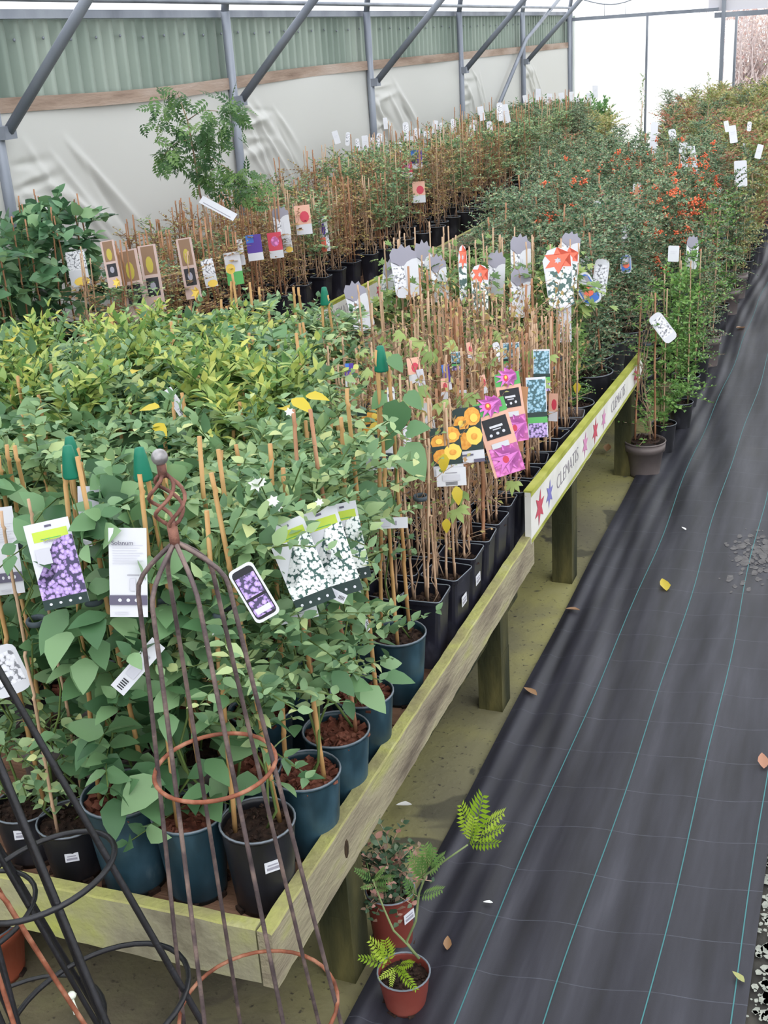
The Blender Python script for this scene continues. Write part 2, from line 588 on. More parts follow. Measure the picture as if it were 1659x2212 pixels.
def T_leaf(w=.36, fold=.08, droop=.18, heart=False):
    ts = [0, .1, .32, .62, .86, 1.0]
    ws = [.25, .95, 1., .7, .3, 0] if heart else [.02, .5, 1., .78, .34, 0]
    v, t = [], []
    for a, b in zip(ts, ws):
        z = -droop * a * a
        v += [(-w * b, a - (0.08 if heart and a == 0 else 0), z + fold * b), (0, a, z), (w * b, a - (0.08 if heart and a == 0 else 0), z + fold * b)]
    for i in range(len(ts) - 1):
        o = 3 * i
        for k in (0, 1):
            t += [(o + k, o + k + 1, o + k + 4), (o + k, o + k + 4, o + k + 3)]
    return np.array(v, float), np.array(t, int)


def T_simple(w=.3, fold=.08, droop=.12):
    v = [(0, 0, 0), (-w, .45, fold), (0, .5, -droop * .25), (w, .45, fold), (0, 1, -droop)]
    return np.array(v, float), np.array([(0, 2, 1), (0, 3, 2), (1, 2, 4), (2, 3, 4)], int)


def T_palm(n=5):
    v, t = [(0, 0, 0)], []
    for k in range(n):
        a = (k - (n - 1) / 2) * 0.62
        L = 1.0 - 0.16 * abs(k - (n - 1) / 2)
        d = np.array([math.sin(a), math.cos(a), 0])
        e = np.array([math.cos(a), -math.sin(a), 0])
        o = len(v)
        for q, wd_, z in ((.3, .1, .02), (.62, .16, .0), (1., 0, -.12)):
            c = d * L * q
            if wd_:
                v += [tuple(c - e * wd_ + [0, 0, .04 + z]), tuple(c + e * wd_ + [0, 0, .04 + z])]
            else:
                v += [tuple(c + [0, 0, z])]
        t += [(0, o + 1, o), (o, o + 1, o + 3), (o, o + 3, o + 2), (o + 2, o + 3, o + 4)]
    return np.array(v, float), np.array(t, int)


def T_pinnate(n=6, w=.16):
    """feather leaf"""
    v, t = [], []
    s = T_simple(.22, .04, .1)
    v.append((0, 0, 0))
    for k in range(n):
        q = 0.22 + 0.7 * k / (n - 1)
        L = .42 * math.sin(PI * (0.25 + 0.6 * k / (n - 1)))
        for sg in (-1, 1):
            a = sg * 1.05
            R = np.array([[math.cos(a), math.sin(a), 0], [-math.sin(a), math.cos(a), 0], [0, 0, 1]])
            p = (s[0] * L) @ R.T + [0, q, -.12 * q * q]
            o = len(v)
            v += [tuple(x) for x in p]
            t += [tuple(x + o) for x in s[1]]
    p = s[0] * .3 + [0, .93, -.1]
    o = len(v)
    v += [tuple(x) for x in p]
    t += [tuple(x + o) for x in s[1]]
    return np.array(v, float), np.array(t, int)


def unit(a):
    return a / (np.linalg.norm(a, axis=-1, keepdims=True) + 1e-9)


def scatter(T, pos, axis, up, size, r):
    tv, tt = T
    N = len(pos)
    y = unit(np.asarray(axis, float))
    x = unit(np.cross(y, np.asarray(up, float)))
    z = np.cross(x, y)
    s = np.asarray(size, float).reshape(-1, 1, 1)
    v = np.asarray(pos)[:, None, :] + s * (tv[None, :, 0:1] * x[:, None, :] + tv[None, :, 1:2] * y[:, None, :] + tv[None, :, 2:3] * z[:, None, :])
    t = tt[None] + (np.arange(N) * len(tv))[:, None, None]
    return v.reshape(-1, 3), t.reshape(-1, 3), np.repeat(r.random(N), len(tv))


def shoots(seed, n, z0, z1, r0, L, elev, step, size, T, curve=-0.2, pair=True, zpow=1.0, wob=.5, leafup=.35, lean=0.):
    """shoots springing from an upright core; returns leaf arrays and the shoot centre lines"""
    r = np.random.default_rng(seed)
    P, A, U, S, lines = [], [], [], [], []
    for i in range(n):
        az = r.uniform(0, 2 * PI)
        z = z0 + (z1 - z0) * r.random() ** zpow
        el = r.uniform(*elev)
        ln = r.uniform(*L)
        d = np.array([math.cos(az) * math.cos(el), math.sin(az) * math.cos(el), math.sin(el)])
        p0 = np.array([r0 * math.cos(az) * r.random(), r0 * math.sin(az) * r.random(), z])
        side = np.array([-math.sin(az), math.cos(az), 0]) * r.uniform(-.4, .4)
        ss = np.arange(step * .6, ln, step)
        pts = [p0]
        for j, s in enumerate(ss):
            q = s / ln
            c = p0 + d * s + side * s * q + np.array([0, 0, curve * s * q])
            pts.append(c)
            for sg in ((-1, 1) if pair else ((-1) ** j,)):
                ax = d * .35 + sg * np.cross(d, [0, 0, 1.]) * .9 + r.normal(0, wob * .5, 3) + np.array([0, 0, leafup - .3 * r.random()])
                P.append(c)
                A.append(ax)
                U.append(np.array([0, 0, 1.]) + r.normal(0, wob, 3) + d * .3)
                S.append(r.uniform(*size) * (0.65 + .35 * math.sin(PI * min(1, q + .25))))
        lines.append(np.array(pts))
    v, t, rn = scatter(T, np.array(P), np.array(A), np.array(U), np.array(S), r)
    return v, t, rn, lines


def stem_mesh(name, lines, m, rad=.0016, extra=()):
    b = MB()
    for l in lines:
        if len(l) > 1:
            b.tube(l[::2] if len(l) > 5 else l, rad, 3, cap=False)
    for l, rr in extra:
        b.tube(l, rr, 5)
    return b.mesh(name, m)


def climb(seed, h, n=2, r=.03, wav=.012, ms=1.0):
    """twining main stems"""
    q = np.random.default_rng(seed)
    out = []
    for k in range(n):
        a = q.uniform(0, 6)
        z = np.linspace(0, h, 12)
        out.append((np.stack([r * np.cos(a + z * 9) * (1 - .6 * z / h) + q.normal(0, wav, 12), r * np.sin(a + z * 9) * (1 - .6 * z / h) + q.normal(0, wav, 12), z], -1), np.linspace(.0032, .0013, 12) * ms))
    return out


# ------------------------------------------------------------------ the setting: floor, mat, walls, roof
def grid_mesh(name, x0, x1, y0, y1, nx, ny, fz, m):
    xs, ys = np.linspace(x0, x1, nx), np.linspace(y0, y1, ny)
    X, Y = np.meshgrid(xs, ys)
    Z = fz(X, Y)
    v = np.stack([X, Y, Z], -1).reshape(-1, 3)
    i = (np.arange(ny - 1)[:, None] * nx + np.arange(nx - 1)[None]).ravel()
    t = np.concatenate([np.stack([i, i + 1, i + nx + 1], -1), np.stack([i, i + nx + 1, i + nx], -1)])
    return mesh(name, v, t, m)


XW = -4.5          # left wall
YE = 19.4          # far end wall
POSTY = [2.72, 5.5, 8.25, 11.0, 13.8, 16.55]
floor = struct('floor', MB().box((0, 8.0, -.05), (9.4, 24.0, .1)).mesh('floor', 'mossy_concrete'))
struct('floor_outside', MB().box((0, 46, -.08), (90, 52, .1)).mesh('floor_outside', 'outside_ground'))


def matz(X, Y):
    e = np.clip((X + .84) / .1, 0, 1)
    return .014 + .006 * np.sin(X * 23 + 1.5 * np.sin(Y * 1.1)) * np.sin(Y * 2.1 + X * 7) * e + .004 * np.sin(Y * 5.3 + X * 31) * np.clip((-.45 - X) * 4, 0, 1) + .006 * np.exp(-((X + .835) / .02) ** 2) + .0022 * np.sin(X * 95 + 2 * np.sin(Y * 1.7)) * np.clip((-.55 - X) * 5, 0, 1)


gm = struct('floor_mat', grid_mesh('floor_mat', -.862, -.085, -1.0, 14.5, 130, 420, matz, 'woven_ground_cover'))
gm2 = struct('floor_mat_side', grid_mesh('floor_mat_side', -.10, 1.3, -1.0, 14.5, 20, 120, lambda X, Y: .006 + 0 * X + .002 * np.sin(Y * 2.3), 'silted_path'))
for k, xl in enumerate((-.645, -.463, -.28, -.118, .07)):
    ys = np.linspace(-1, 14.4, 260)
    xs = xl + .006 * np.sin(ys * 2.0 + k) + .004 * np.sin(ys * 4.7 + 2 * k)
    zz = matz(xs, ys) + .0015 if xl < -.1 else .009 + 0 * ys
    v = np.concatenate([np.stack([xs - .0014, ys, zz], -1), np.stack([xs + .0014, ys, zz], -1)])
    n = len(ys)
    i = np.arange(n - 1)
    t = np.concatenate([np.stack([i, i + n, i + n + 1], -1), np.stack([i, i + n + 1, i + 1], -1)])
    MATS.get('thread_teal') or flat('thread_teal', (62, 118, 122), .5)
    link('marker_thread', mesh('marker_thread', v, t, 'thread_teal'), gm)

# corrugated green sheets of the left wall, one part per sheet
wall_l = struct('wall_left', MB().box((XW - .13, 8.0, 1.1), (.02, 23.6, 2.2)).mesh('wall_left', 'corrugated_green'))


def corr(y0, y1):
    ys, xs = [], []
    y = y0
    prof = [(0, 0), (.05, 0), (.066, .045), (.119, .045), (.135, 0)]
    while y < y1 - .01:
        for a, b in prof[:-1]:
            ys.append(y + a)
            xs.append(b)
        y += .135
    ys.append(y)
    xs.append(0)
    n = len(ys)
    v = np.array([(XW - .115 + x, yy, z) for z in (.0, 2.16) for x, yy in zip(xs, ys)])
    i = np.arange(n - 1)
    t = np.concatenate([np.stack([i, i + 1, i + n + 1], -1), np.stack([i, i + n + 1, i + n], -1)])
    return mesh('corrugated_sheet', v, t, 'corrugated_green', None, False)


yy = -3.6
while yy < YE - .2:
    link('corrugated_sheet', corr(yy, yy + 1.08), wall_l)
    yy += 1.08
link('fixing_rail', MB().box((XW - .05, 8.0, 2.19), (.06, 23.4, .05)).mesh('fixing_rail', 'steel_tube'), wall_l)
for i in range(60):
    yb = 3.2 + i * .27
    link('sheet_screw', MB().lathe([(0, 0), (.009, 0), (.009, .006), (0, .006)], 8).mesh('sheet_screw', 'steel_dark') if i == 0 else bpy.data.meshes['sheet_screw'], wall_l, (XW - .068, yb, 2.05 + .006 * (i % 3)), (0, PI / 2, 0))


def railz(y):
    """timber rail sags in the nearest bays"""
    y = np.asarray(y, float)
    return 1.735 - .045 * np.exp(-((y - 7.2) / 1.6) ** 2)


def rail_piece(y0, y1):
    b = MB()
    for (dx, dz, s) in ((0, 0, .045),):
        n = 9
        ys = np.linspace(y0, y1, n)
        v, t = [], []
        for y in ys:
            z = float(railz(y))
            v += [(XW - .03, y, z - .04), (XW + .02, y, z - .04), (XW + .02, y, z + .04), (XW - .03, y, z + .04)]
        for i in range(n - 1):
            o = 4 * i
            for k in range(4):
                l = (k + 1) % 4
                t += [(o + k, o + l, o + l + 4), (o + k, o + l + 4, o + k + 4)]
        t += [(0, 2, 1), (0, 3, 2), (4 * n - 4, 4 * n - 3, 4 * n - 2), (4 * n - 4, 4 * n - 2, 4 * n - 1)]
        b.add(v, t)
    return b.mesh('timber_rail', 'timber_rail')


ypr = [-.1] + POSTY + [YE - .05]
for a, b_ in zip(ypr[:-1], ypr[1:]):
    link('timber_rail', rail_piece(a, b_ - .01), wall_l)


def sheetx(Y, Z):
    """film hung below the rail: slack swells and straight drag folds fanning from the posts"""
    r = np.random.default_rng(5)
    out = XW + .012 * np.sin(Y * 1.3 + Z * 1.1) + .006 * np.sin(Y * 3.1 - Z * 2.3)
    for n_, yp in enumerate(POSTY):
        for k in range(15):
            fan = k < 9
            ang = -math.radians(r.uniform(28, 62)) if fan else math.radians(r.uniform(-10, 8))
            y0, z0 = yp + (r.uniform(.0, .9) if fan else .05), (r.uniform(1.25, 1.62) if fan else r.uniform(1.15, 1.6))
            ln, w_, am = r.uniform(.5, 1.3), r.uniform(.012, .03), r.uniform(.010, .022) * (1 if r.random() < .7 else -1)
            if not fan:
                ln, am = r.uniform(.4, .9), am * .7
            u = (Y - y0) * math.cos(ang) + (Z - z0) * math.sin(ang)
            d = -(Y - y0) * math.sin(ang) + (Z - z0) * math.cos(ang)
            ww = w_ * (1 + 1.2 * np.clip(u / ln, 0, 1))
            out = out + am * np.exp(-(d / ww) ** 2) * np.clip(u / (.3 * ln), 0, 1) * np.clip((ln - u) / (.5 * ln), 0, 1)
    return out


def film_sheet(y0, y1):
    ny, nz = 420, 130
    ys = np.linspace(y0, y1, ny)
    q = np.linspace(0, 1, nz)
    Y, Q = np.meshgrid(ys, q)
    Z = .1 + (railz(Y) - .1 - .03) * Q
    X = sheetx(Y, Z)
    v = np.stack([X, Y, Z], -1).reshape(-1, 3)
    i = (np.arange(nz - 1)[:, None] * ny + np.arange(ny - 1)[None]).ravel()
    t = np.concatenate([np.stack([i, i + 1, i + ny + 1], -1), np.stack([i, i + ny + 1, i + ny], -1)])
    return mesh('film_sheet', v, t, 'film_side')


for a, b_ in ((2.6, 8.25), (8.25, 13.8), (13.8, YE - .05)):
    link('film_sheet', film_sheet(a, b_), wall_l)

# hoops, posts and braces
for i, yp in enumerate(POSTY + [YE - .1]):
    a = np.linspace(0, PI / 2, 12)
    pl = [(XW + .03, yp, 0), (XW + .03, yp, 1.0), (XW + .03, yp, 2.2)]
    arc = [(XW + .03 + 4.47 * (1 - math.cos(q)), yp, 2.2 + 1.9 * math.sin(q)) for q in a[1:]]
    arc2 = [(-p[0], p[1], p[2]) for p in arc[::-1][1:]]
    hp = struct('trim_%d' % (i + 1), MB().tube(pl, .034, 10).mesh('tunnel_post', 'steel_tube'))
    link('roof_hoop', MB().tube([pl[-1]] + arc + arc2 + [(4.47, yp, 2.2), (4.47, yp, 0)], .03, 8).mesh('roof_hoop', 'steel_tube'), hp)
    if i < 6:
        link('brace', MB().tube([(XW + .075, yp + .03, 1.58), (-3.2, yp + .03, 2.79)], .03, 10).mesh('brace', 'steel_dark'), hp)
        link('brace_clamp', MB().box((XW + .06, yp + .02, 1.58), (.09, .1, .07)).mesh('brace_clamp', 'steel_dark'), hp)
hp = bpy.data.objects['trim_6']
link('wind_brace', MB().tube([(XW + .09, 15.1, 1.1), (XW + .09, 16.5, 1.86), (XW + .09, 19.2, 2.6)], .026, 8).mesh('wind_brace', 'steel_tube'), hp)
b = MB()
b.tube([(XW + .1, 2, 2.26), (XW + .1, YE, 2.26)], .018, 6)
struct('trim_8', b.mesh('eave_tube', 'steel_tube'))


def roof_strip(y0, y1):
    a = np.linspace(0, PI / 2, 14)
    xs = [XW - .02 + 4.52 * (1 - math.cos(q)) for q in a]
    zs = [2.22 + 1.93 * math.sin(q) for q in a]
    xs = xs + [-x for x in xs[::-1][1:]]
    zs = zs + zs[::-1][1:]
    n = len(xs)
    v = np.array([(x, y, z) for y in (y0, y1) for x, z in zip(xs, zs)])
    i = np.arange(n - 1)
    t = np.concatenate([np.stack([i, i + 1, i + n + 1], -1), np.stack([i, i + n + 1, i + n], -1)])
    return mesh('roof_film', v, t, 'film_roof')


ceil = struct('ceiling', roof_strip(-4, 8.25))
link('roof_film', roof_strip(8.25, YE), ceil)
struct('wall_right', MB().box((4.5, 7.7, 1.1), (.004, 23.4, 2.2)).mesh('wall_right', 'film_roof'))

# far end wall: white film panels in a tube frame, open doorway on the right
ew = struct('wall_end', MB().box((-3.4, YE + .03, 2.1), (2.3, .06, .05)).mesh('end_beam', 'steel_tube'))
link('end_beam', MB().box((0.9, YE + .03, 2.02), (6.4, .06, .07), 0).mesh('end_beam', 'steel_tube'), ew)
for (x0, x1, z0, z1, mm_) in ((-4.44, -3.31, .02, 2.08, 'film_end'), (-3.27, -2.2, .02, 2.06, 'film_end'), (-2.14, -2.0, .02, 1.94, 'film_end'), (-4.3, -2.45, 2.13, 3.2, 'film_end')):
    link('end_panel', MB().box(((x0 + x1) / 2, YE + .05, (z0 + z1) / 2), (x1 - x0, .01, z1 - z0)).mesh('end_panel', mm_), ew)
link('end_panel', MB().box((-1.1, YE + .05, 2.65), (2.6, .01, 1.15)).mesh('end_panel', 'grey_panel'), ew)
link('end_panel', MB().box((2.3, YE + .05, 1.6), (4.2, .01, 3.1)).mesh('end_panel', 'film_end'), ew)
for x, w_, z1 in ((-3.29, .03, 2.08), (-2.17, .055, 3.6), (-1.98, .035, 2.0), (-4.47, .05, 2.2), (.2, .05, 3.9)):
    link('end_post', MB().box((x, YE - .0, z1 / 2), (w_, .05, z1)).mesh('end_post', 'steel_tube'), ew)

# ------------------------------------------------------------------ benches
bench = thing('display_bench', 'long mossy timber display bench full of potted climbers', 'bench', (0, 0, 0))
DECK = .35
YB0, YB1, XB0, XB1 = 1.50, 5.31, -2.45, -.915


def board(s):
    return MB().box((0, 0, 0), s)


n_b = int((YB1 - YB0) / .152)
db = [mesh_ for mesh_ in (board((XB1 - XB0 - .01, .143 + .004 * k, .03)).mesh('deck_board', 'timber_deck') for k in range(3))]
for i in range(n_b):
    far_ = YB0 + .09 + i * .152 > 3.3
    link('deck_board', db[i % 3], bench, ((XB0 + XB1) / 2 - (.03 if far_ else 0), YB0 + .09 + i * .152, DECK - .0155 + .002 * (i % 2)), None, (.955 if far_ else 1, 1, 1))


def plank(p0, p1, h0, h1, th, m, seg=24, seed=0):
    """upright plank between two ground points with slightly ragged edges; h = (bottom, top) at both ends"""
    r = np.random.default_rng(seed)
    p0, p1 = np.array(p0, float), np.array(p1, float)
    d = unit(p1 - p0)
    nrm = np.array([d[1], -d[0]])
    v, t = [], []
    for i in range(seg + 1):
        q = i / seg
        c = p0 + (p1 - p0) * q
        zb = h0[0] * (1 - q) + h1[0] * q + r.normal(0, .0016)
        zt = h0[1] * (1 - q) + h1[1] * q + r.normal(0, .0009)
        ci, co = c - nrm * th / 2, c + nrm * th / 2
        v += [(ci[0], ci[1], zb), (co[0], co[1], zb), (co[0], co[1], zt - .003), (co[0] - nrm[0] * .003, co[1] - nrm[1] * .003, zt), (ci[0], ci[1], zt)]
    top = []
    for i in range(seg):
        o = 5 * i
        for k in range(5):
            l = (k + 1) % 5
            (top if k in (2, 3) else t).extend([(o + k, o + k + 5, o + l + 5), (o + k, o + l + 5, o + l)])
    o = 5 * seg
    t += [(0, 1, 2), (0, 2, 3), (0, 3, 4), (o, o + 2, o + 1), (o, o + 3, o + 2), (o, o + 4, o + 3)]
    b = MB().add(v, t)
    b.t.append(np.array(top))
    b.mi += [1] * len(top)
    b.sm += [False] * len(top)
    return b.mesh('plank', [m, m if m == 'sign_white' else 'moss_top'])


link('front_board', plank((-2.45, 1.425), (-.925, 1.478), (.292, .412), (.288, .415), .028, 'timber_mossy', 40, 1), bench)
side = link('side_rail', plank((-.905, 1.462), (-.905, 3.34), (.285, .415), (.325, .432), .03, 'timber_side', 60, 2), bench)
kn = MB()
kp = at(763, 1815, 1.80)
kn.lathe([(0, 0), (.016, 0.0), (.012, .0015), (0, .002)], 9)
mat('knot', [(40, 30, 20), (70, 54, 36)], 80, .9)
link('wood_knot', kn.mesh('wood_knot', 'knot'), side, (-.8905, 1.80, .352), (0, PI / 2, 0), (1.6, .8, 1))
link('back_rail', plank((-2.46, 1.44), (-2.46, 5.31), (.29, .415), (.29, .415), .028, 'timber_side', 20, 3), bench)
link('deck_bearer', MB().box((-.955, 2.4, .282), (.05, 1.75, .105)).box((-1.06, 4.3, .282), (.05, 2.0, .105)).mesh('deck_bearer', 'timber_leg'), bench)
link('deck_bearer', MB().box((-2.4, 3.4, .282), (.05, 3.75, .105)).mesh('deck_bearer', 'timber_leg'), bench)
for lx in (-.929, -2.4):
    for ly, lh in ((1.83, .29), (2.99, .316), (3.92, .402), (5.1, .4)):
        lg = MB().box((0, 0, lh / 2), (.074, .082, lh)).box((.012, 0, lh * .3), (.052, .084, lh * .6))
        link('leg', lg.mesh('leg', 'timber_leg'), bench, (lx, ly, 0))
link('cross_batten', MB().box((-1.68, 1.83, .2), (1.4, .04, .06)).mesh('cross_batten', 'timber_leg'), bench)

# painted sign board carried on the rail


def text_mesh(s, size, m, squash=1.0):
    c = bpy.data.curves.new('lettering', 'FONT')
    c.body = s
    c.size = size
    c.align_x = 'CENTER'
    c.align_y = 'CENTER'
    c.extrude = .0004
    c.offset = -.0012 * size / .07 if size > .03 else 0
    c.resolution_u = 3
    o = bpy.data.objects.new('lettering_tmp', c)
    COL.objects.link(o)
    bpy.context.view_layer.update()
    me = bpy.data.meshes.new_from_object(o.evaluated_get(bpy.context.evaluated_depsgraph_get()))
    me.name = 'lettering'
    bpy.data.objects.remove(o, do_unlink=True)
    me.materials.clear()
    me.materials.append(MM[m])
    return me


def flower_poly(r, n=6, inner=.42):
    p = []
    for k in range(n * 2):
        q = r if k % 2 == 0 else r * inner
        a = k * PI / n
        p.append((q * math.cos(a), q * math.sin(a), 0))
    v = [(0, 0, .001)] + p + [(0, 0, -.0)]
    t = [(0, 1 + k, 1 + (k + 1) % (2 * n)) for k in range(2 * n)]
    return v, t


def sign_board(name, parent, x, y0, y1, z0, z1, words, blooms):
    """white painted plank facing +x; z0, z1 = (bottom, top) at both ends"""
    s = link(name, plank((x, y0), (x, y1), z0, z1, .02, 'sign_white', 30, 7), parent)
    xf = x + .0105
    b = MB()
    for q0, q1, dz0, dz1 in ((0, 1, -.022, .002),):
        b.box((x, (y0 + y1) / 2, (z0[1] + z1[1]) / 2 + .003), (.026, math.hypot(y1 - y0, z1[1] - z0[1]), .006), 0, Matrix.Rotation(math.atan2(z1[1] - z0[1], y1 - y0), 3, 'X'))
    b.quad([(xf, y0, z0[0] + .001), (xf, y1, z1[0] + .001), (xf, y1, z1[0] + .016), (xf, y0, z0[0] + .016)])
    b.quad([(xf, y0, z0[1] - .016), (xf, y1, z1[1] - .016), (xf, y1, z1[1] - .001), (xf, y0, z0[1] - .001)])
    link('painted_edge', b.mesh('painted_edge', 'sign_yellow'), s)
    R = Matrix(((0, 0, 1), (1, 0, 0), (0, 1, 0)))
    for w_, yc, sz in words:
        q = (yc - y0) / (y1 - y0)
        zc = ((z0[0] + z0[1]) / 2) * (1 - q) + ((z1[0] + z1[1]) / 2) * q
        link('lettering', text_mesh(w_, sz, 'sign_ink'), s, (xf + .0006, yc, zc), R)
    for yc, sz, m in blooms:
        q = (yc - y0) / (y1 - y0)
        zc = ((z0[0] + z0[1]) / 2) * (1 - q) + ((z1[0] + z1[1]) / 2) * q
        v, t = flower_poly(sz)
        link('painted_flower', MB().add(v, t).mesh('painted_flower', m), s, (xf + .0008, yc, zc), R.to_4x4() @ Matrix.Rotation(.3, 4, 'Z'))
    return s


sign_board('sign_board', bench, -.898, 3.30, 5.31, (.408, .582), (.402, .512),
           [('CLEMATIS', 3.80, .075), ('CLEMATIS', 4.72, .068)],
           [(3.405, .062, 'sign_red'), (3.535, .05, 'sign_blue'), (4.08, .05, 'sign_pink'), (4.26, .055, 'sign_red'), (4.42, .045, 'sign_pink'), (5.12, .045, 'sign_red')])

bench2 = thing('wall_bench', 'back display bench along the plastic-sheeted wall', 'bench', (0, 0, 0))
for i in range(60):
    link('deck_board', MB().box((0, 0, 0), (1.28, .19, .03)).mesh('deck_board', 'timber_deck') if i == 0 else bench2.children[0].data, bench2, (-3.72, 4.3 + i * .2, DECK - .0155))
link('side_rail', plank((-3.065, 4.2), (-3.065, 6.18), (.29, .415), (.29, .415), .028, 'timber_side', 20, 4), bench2)
link('side_rail', plank((-3.065, 7.75), (-3.065, 16.3), (.29, .415), (.29, .415), .028, 'timber_side', 20, 5), bench2)
link('front_board', plank((-4.36, 4.2), (-3.07, 4.2), (.29, .415), (.29, .415), .028, 'timber_mossy', 20, 5), bench2)
lg2 = MB().box((0, 0, .159), (.09, .09, .318)).mesh('leg', 'timber_leg')
for lx in (-3.12, -4.3):
    for ly in (4.3, 6.3, 8.5, 10.7, 13, 16):
        link('leg', lg2, bench2, (lx, ly, 0))
sign_board('sign_board', bench2, -3.052, 6.18, 7.75, (.27, .425), (.27, .425), [('CLEMATIS', 6.75, .08)], [(7.15, .05, 'sign_pink'), (7.4, .05, 'sign_red'), (6.4, .045, 'sign_pink')])

bench3 = thing('far_bench', 'far timber bench under the berried evergreen shrubs', 'bench', (0, 0, 0))
for i in range(54):
    link('deck_board', MB().box((0, 0, 0), (1.5, .19, .03)).mesh('deck_board', 'timber_deck') if i == 0 else bench3.children[0].data, bench3, (-1.85, 5.65 + i * .2, DECK - .0155))
for lx in (-1.2, -2.5):
    for ly in (5.7, 8.2, 10.5, 13, 16):
        link('leg', lg2, bench3, (lx, ly, 0))

# ------------------------------------------------------------------ pots, soil, canes


def pot_round(r, h, m, taper=.80, lip=False, seg=28, scuff=True):
    b = MB()
    rb = r * taper
    prof = [(rb * .0, .006), (rb * .96, .006), (rb, 0), (rb * 1.005, .012)]
    if lip:
        prof += [(r * .90, h * .73), (r * .985, h * .735), (r * 1.01, h * .99)]
    else:
        prof += [(rb + (r - rb) * .45, h * .45), (r * .985, h * .93), (r * .99, h * .96)]
    prof += [(r * 1.0, h * .975), (r * 1.025, h * .975), (r * 1.03, h), (r * .97, h), (r * .955, h * .95), (r * .93, h * .75)]
    n0 = b.n
    b.lathe(prof, seg)
    # drainage notches at the foot
    for k in range(6):
        a = k * PI / 3 + .2
        b.box((rb * 1.0 * math.cos(a), rb * 1.0 * math.sin(a), .004), (.012, .022, .009), 1, Matrix.Rotation(a, 3, 'Z'))
    mi0 = len(b.mi)
    b.tube([(r * 1.0 * math.cos(q), r * 1.0 * math.sin(q), h + .0005) for q in np.arange(seg) * 2 * PI / seg], .0022, 5, 2, True)
    return b.mesh('pot', [m, 'soil', 'pot_rim_scuff' if scuff else m])


def pot_square(w, h, m, seg=5):
    def sec(s, z, rc=.2):
        p = []
        for cx, cy, a0 in ((1, 1, 0), (-1, 1, 1), (-1, -1, 2), (1, -1, 3)):
            for k in range(3):
                a = a0 * PI / 2 + k * PI / 4
                p.append((s * (cx * (1 - rc) + rc * math.cos(a)), s * (cy * (1 - rc) + rc * math.sin(a)), z))
        return p
    rings = [sec(.0, .004), sec(w * .36, .004, .35), sec(w * .38, 0, .35), sec(w * .46, h * .9), sec(w * .47, h * .94), sec(w * .5, h * .95), sec(w * .505, h), sec(w * .475, h), sec(w * .46, h * .9), sec(w * .44, h * .7)]
    v = [p for r_ in rings for p in r_]
    t = []
    for i in range(len(rings) - 1):
        for k in range(12):
            l = (k + 1) % 12
            t += [(i * 12 + k, i * 12 + l, (i + 1) * 12 + l), (i * 12 + k, (i + 1) * 12 + l, (i + 1) * 12 + k)]
    b = MB().add(v, t, 0, False)
    b.tube(sec(w * .492, h + .0005), .0018, 4, 1, True)
    return b.mesh('pot', [m, 'pot_rim_scuff'])


def soil_mesh(r, m, seed, square=False, chips=70, csz=.008):
    q = np.random.default_rng(seed)
    b = MB()
    n = 14
    v = [(0, 0, .004)]
    for k in range(n):
        a = k * 2 * PI / n + (PI / 4 if square else 0)
        rr = r / max(abs(math.cos(a)), abs(math.sin(a))) * .97 if square else r
        v.append((rr * math.cos(a), rr * math.sin(a), q.normal(0, .001)))
    b.add(v, [(0, 1 + k, 1 + (k + 1) % n) for k in range(n)])
    for k in range(chips):
        a = q.uniform(0, 2 * PI)
        rr = r * .95 * math.sqrt(q.random())
        R = Matrix.Rotation(q.uniform(0, 6), 3, 'Z') @ Matrix.Rotation(q.normal(0, .5), 3, 'X') @ Matrix.Rotation(q.normal(0, .5), 3, 'Y')
        s = csz * q.uniform(.5, 1.5)
        b.box((rr * math.cos(a), rr * math.sin(a), .004 + q.random() * .004), (s * 1.6, s, s * .45), 0, R)
    return b.mesh('soil', m)


def cane_mesh(r, m, seed=0):
    """one metre of bamboo with nodes"""
    q = np.random.default_rng(seed)
    z = [0]
    rr = [r]
    k = .1 + q.random() * .1
    while k < .97:
        z += [k - .008, k, k + .008]
        rr += [r * (1 - .15 * k), r * (1.16 - .15 * k), r * (1 - .15 * k)]
        k += q.uniform(.13, .2)
    z.append(1)
    rr.append(r * .86)
    pts = [(q.normal(0, .0012), q.normal(0, .0012), zz) for zz in z]
    return MB().tube(pts, rr, 7).mesh('bamboo_cane', m)


PR, PH = .0725, .186
POT = dict(teal=pot_round(PR, PH, 'pot_teal', .78), black=pot_round(PR, PH, 'pot_black', .8), blacklow=pot_round(.066, .125, 'pot_black', .8),
           taupe=pot_round(.085, .2, 'pot_taupe', .82, True, scuff=False), square=pot_square(.112, .205, 'pot_square'),
           squaretaupe=pot_square(.11, .2, 'pot_taupe'), tray=pot_square(.16, .09, 'pot_black'), big=pot_round(.12, .22, 'pot_black', .82))
SOIL = dict(bark=soil_mesh(PR * .95, 'bark', 1, False, 90, .009), soil=soil_mesh(PR * .95, 'soil', 2, False, 80, .005), square=soil_mesh(.045, 'soil', 3, True, 40, .006))
CANES = [cane_mesh(.0052, 'cane', k) for k in range(3)]
CANEP = [cane_mesh(.0036, 'cane_pale', k) for k in range(3)]
CANEB = [cane_mesh(.0048, 'cane_brown', k) for k in range(3)]
CAP = MB().lathe([(0, 0), (.016, .0), (.017, .004), (.011, .045), (.008, .058), (0, .06)], 10).mesh('cane_cap', 'cap_green')
TIE = MB().tube([(.017 * math.cos(a), .017 * math.sin(a), 0) for a in np.arange(12) * PI / 6], .004, 5, 0, True).mesh('cane_tie', 'tie_dark')
PLANTS = []      # (x, y, root) so that labels can find the plant they hang on


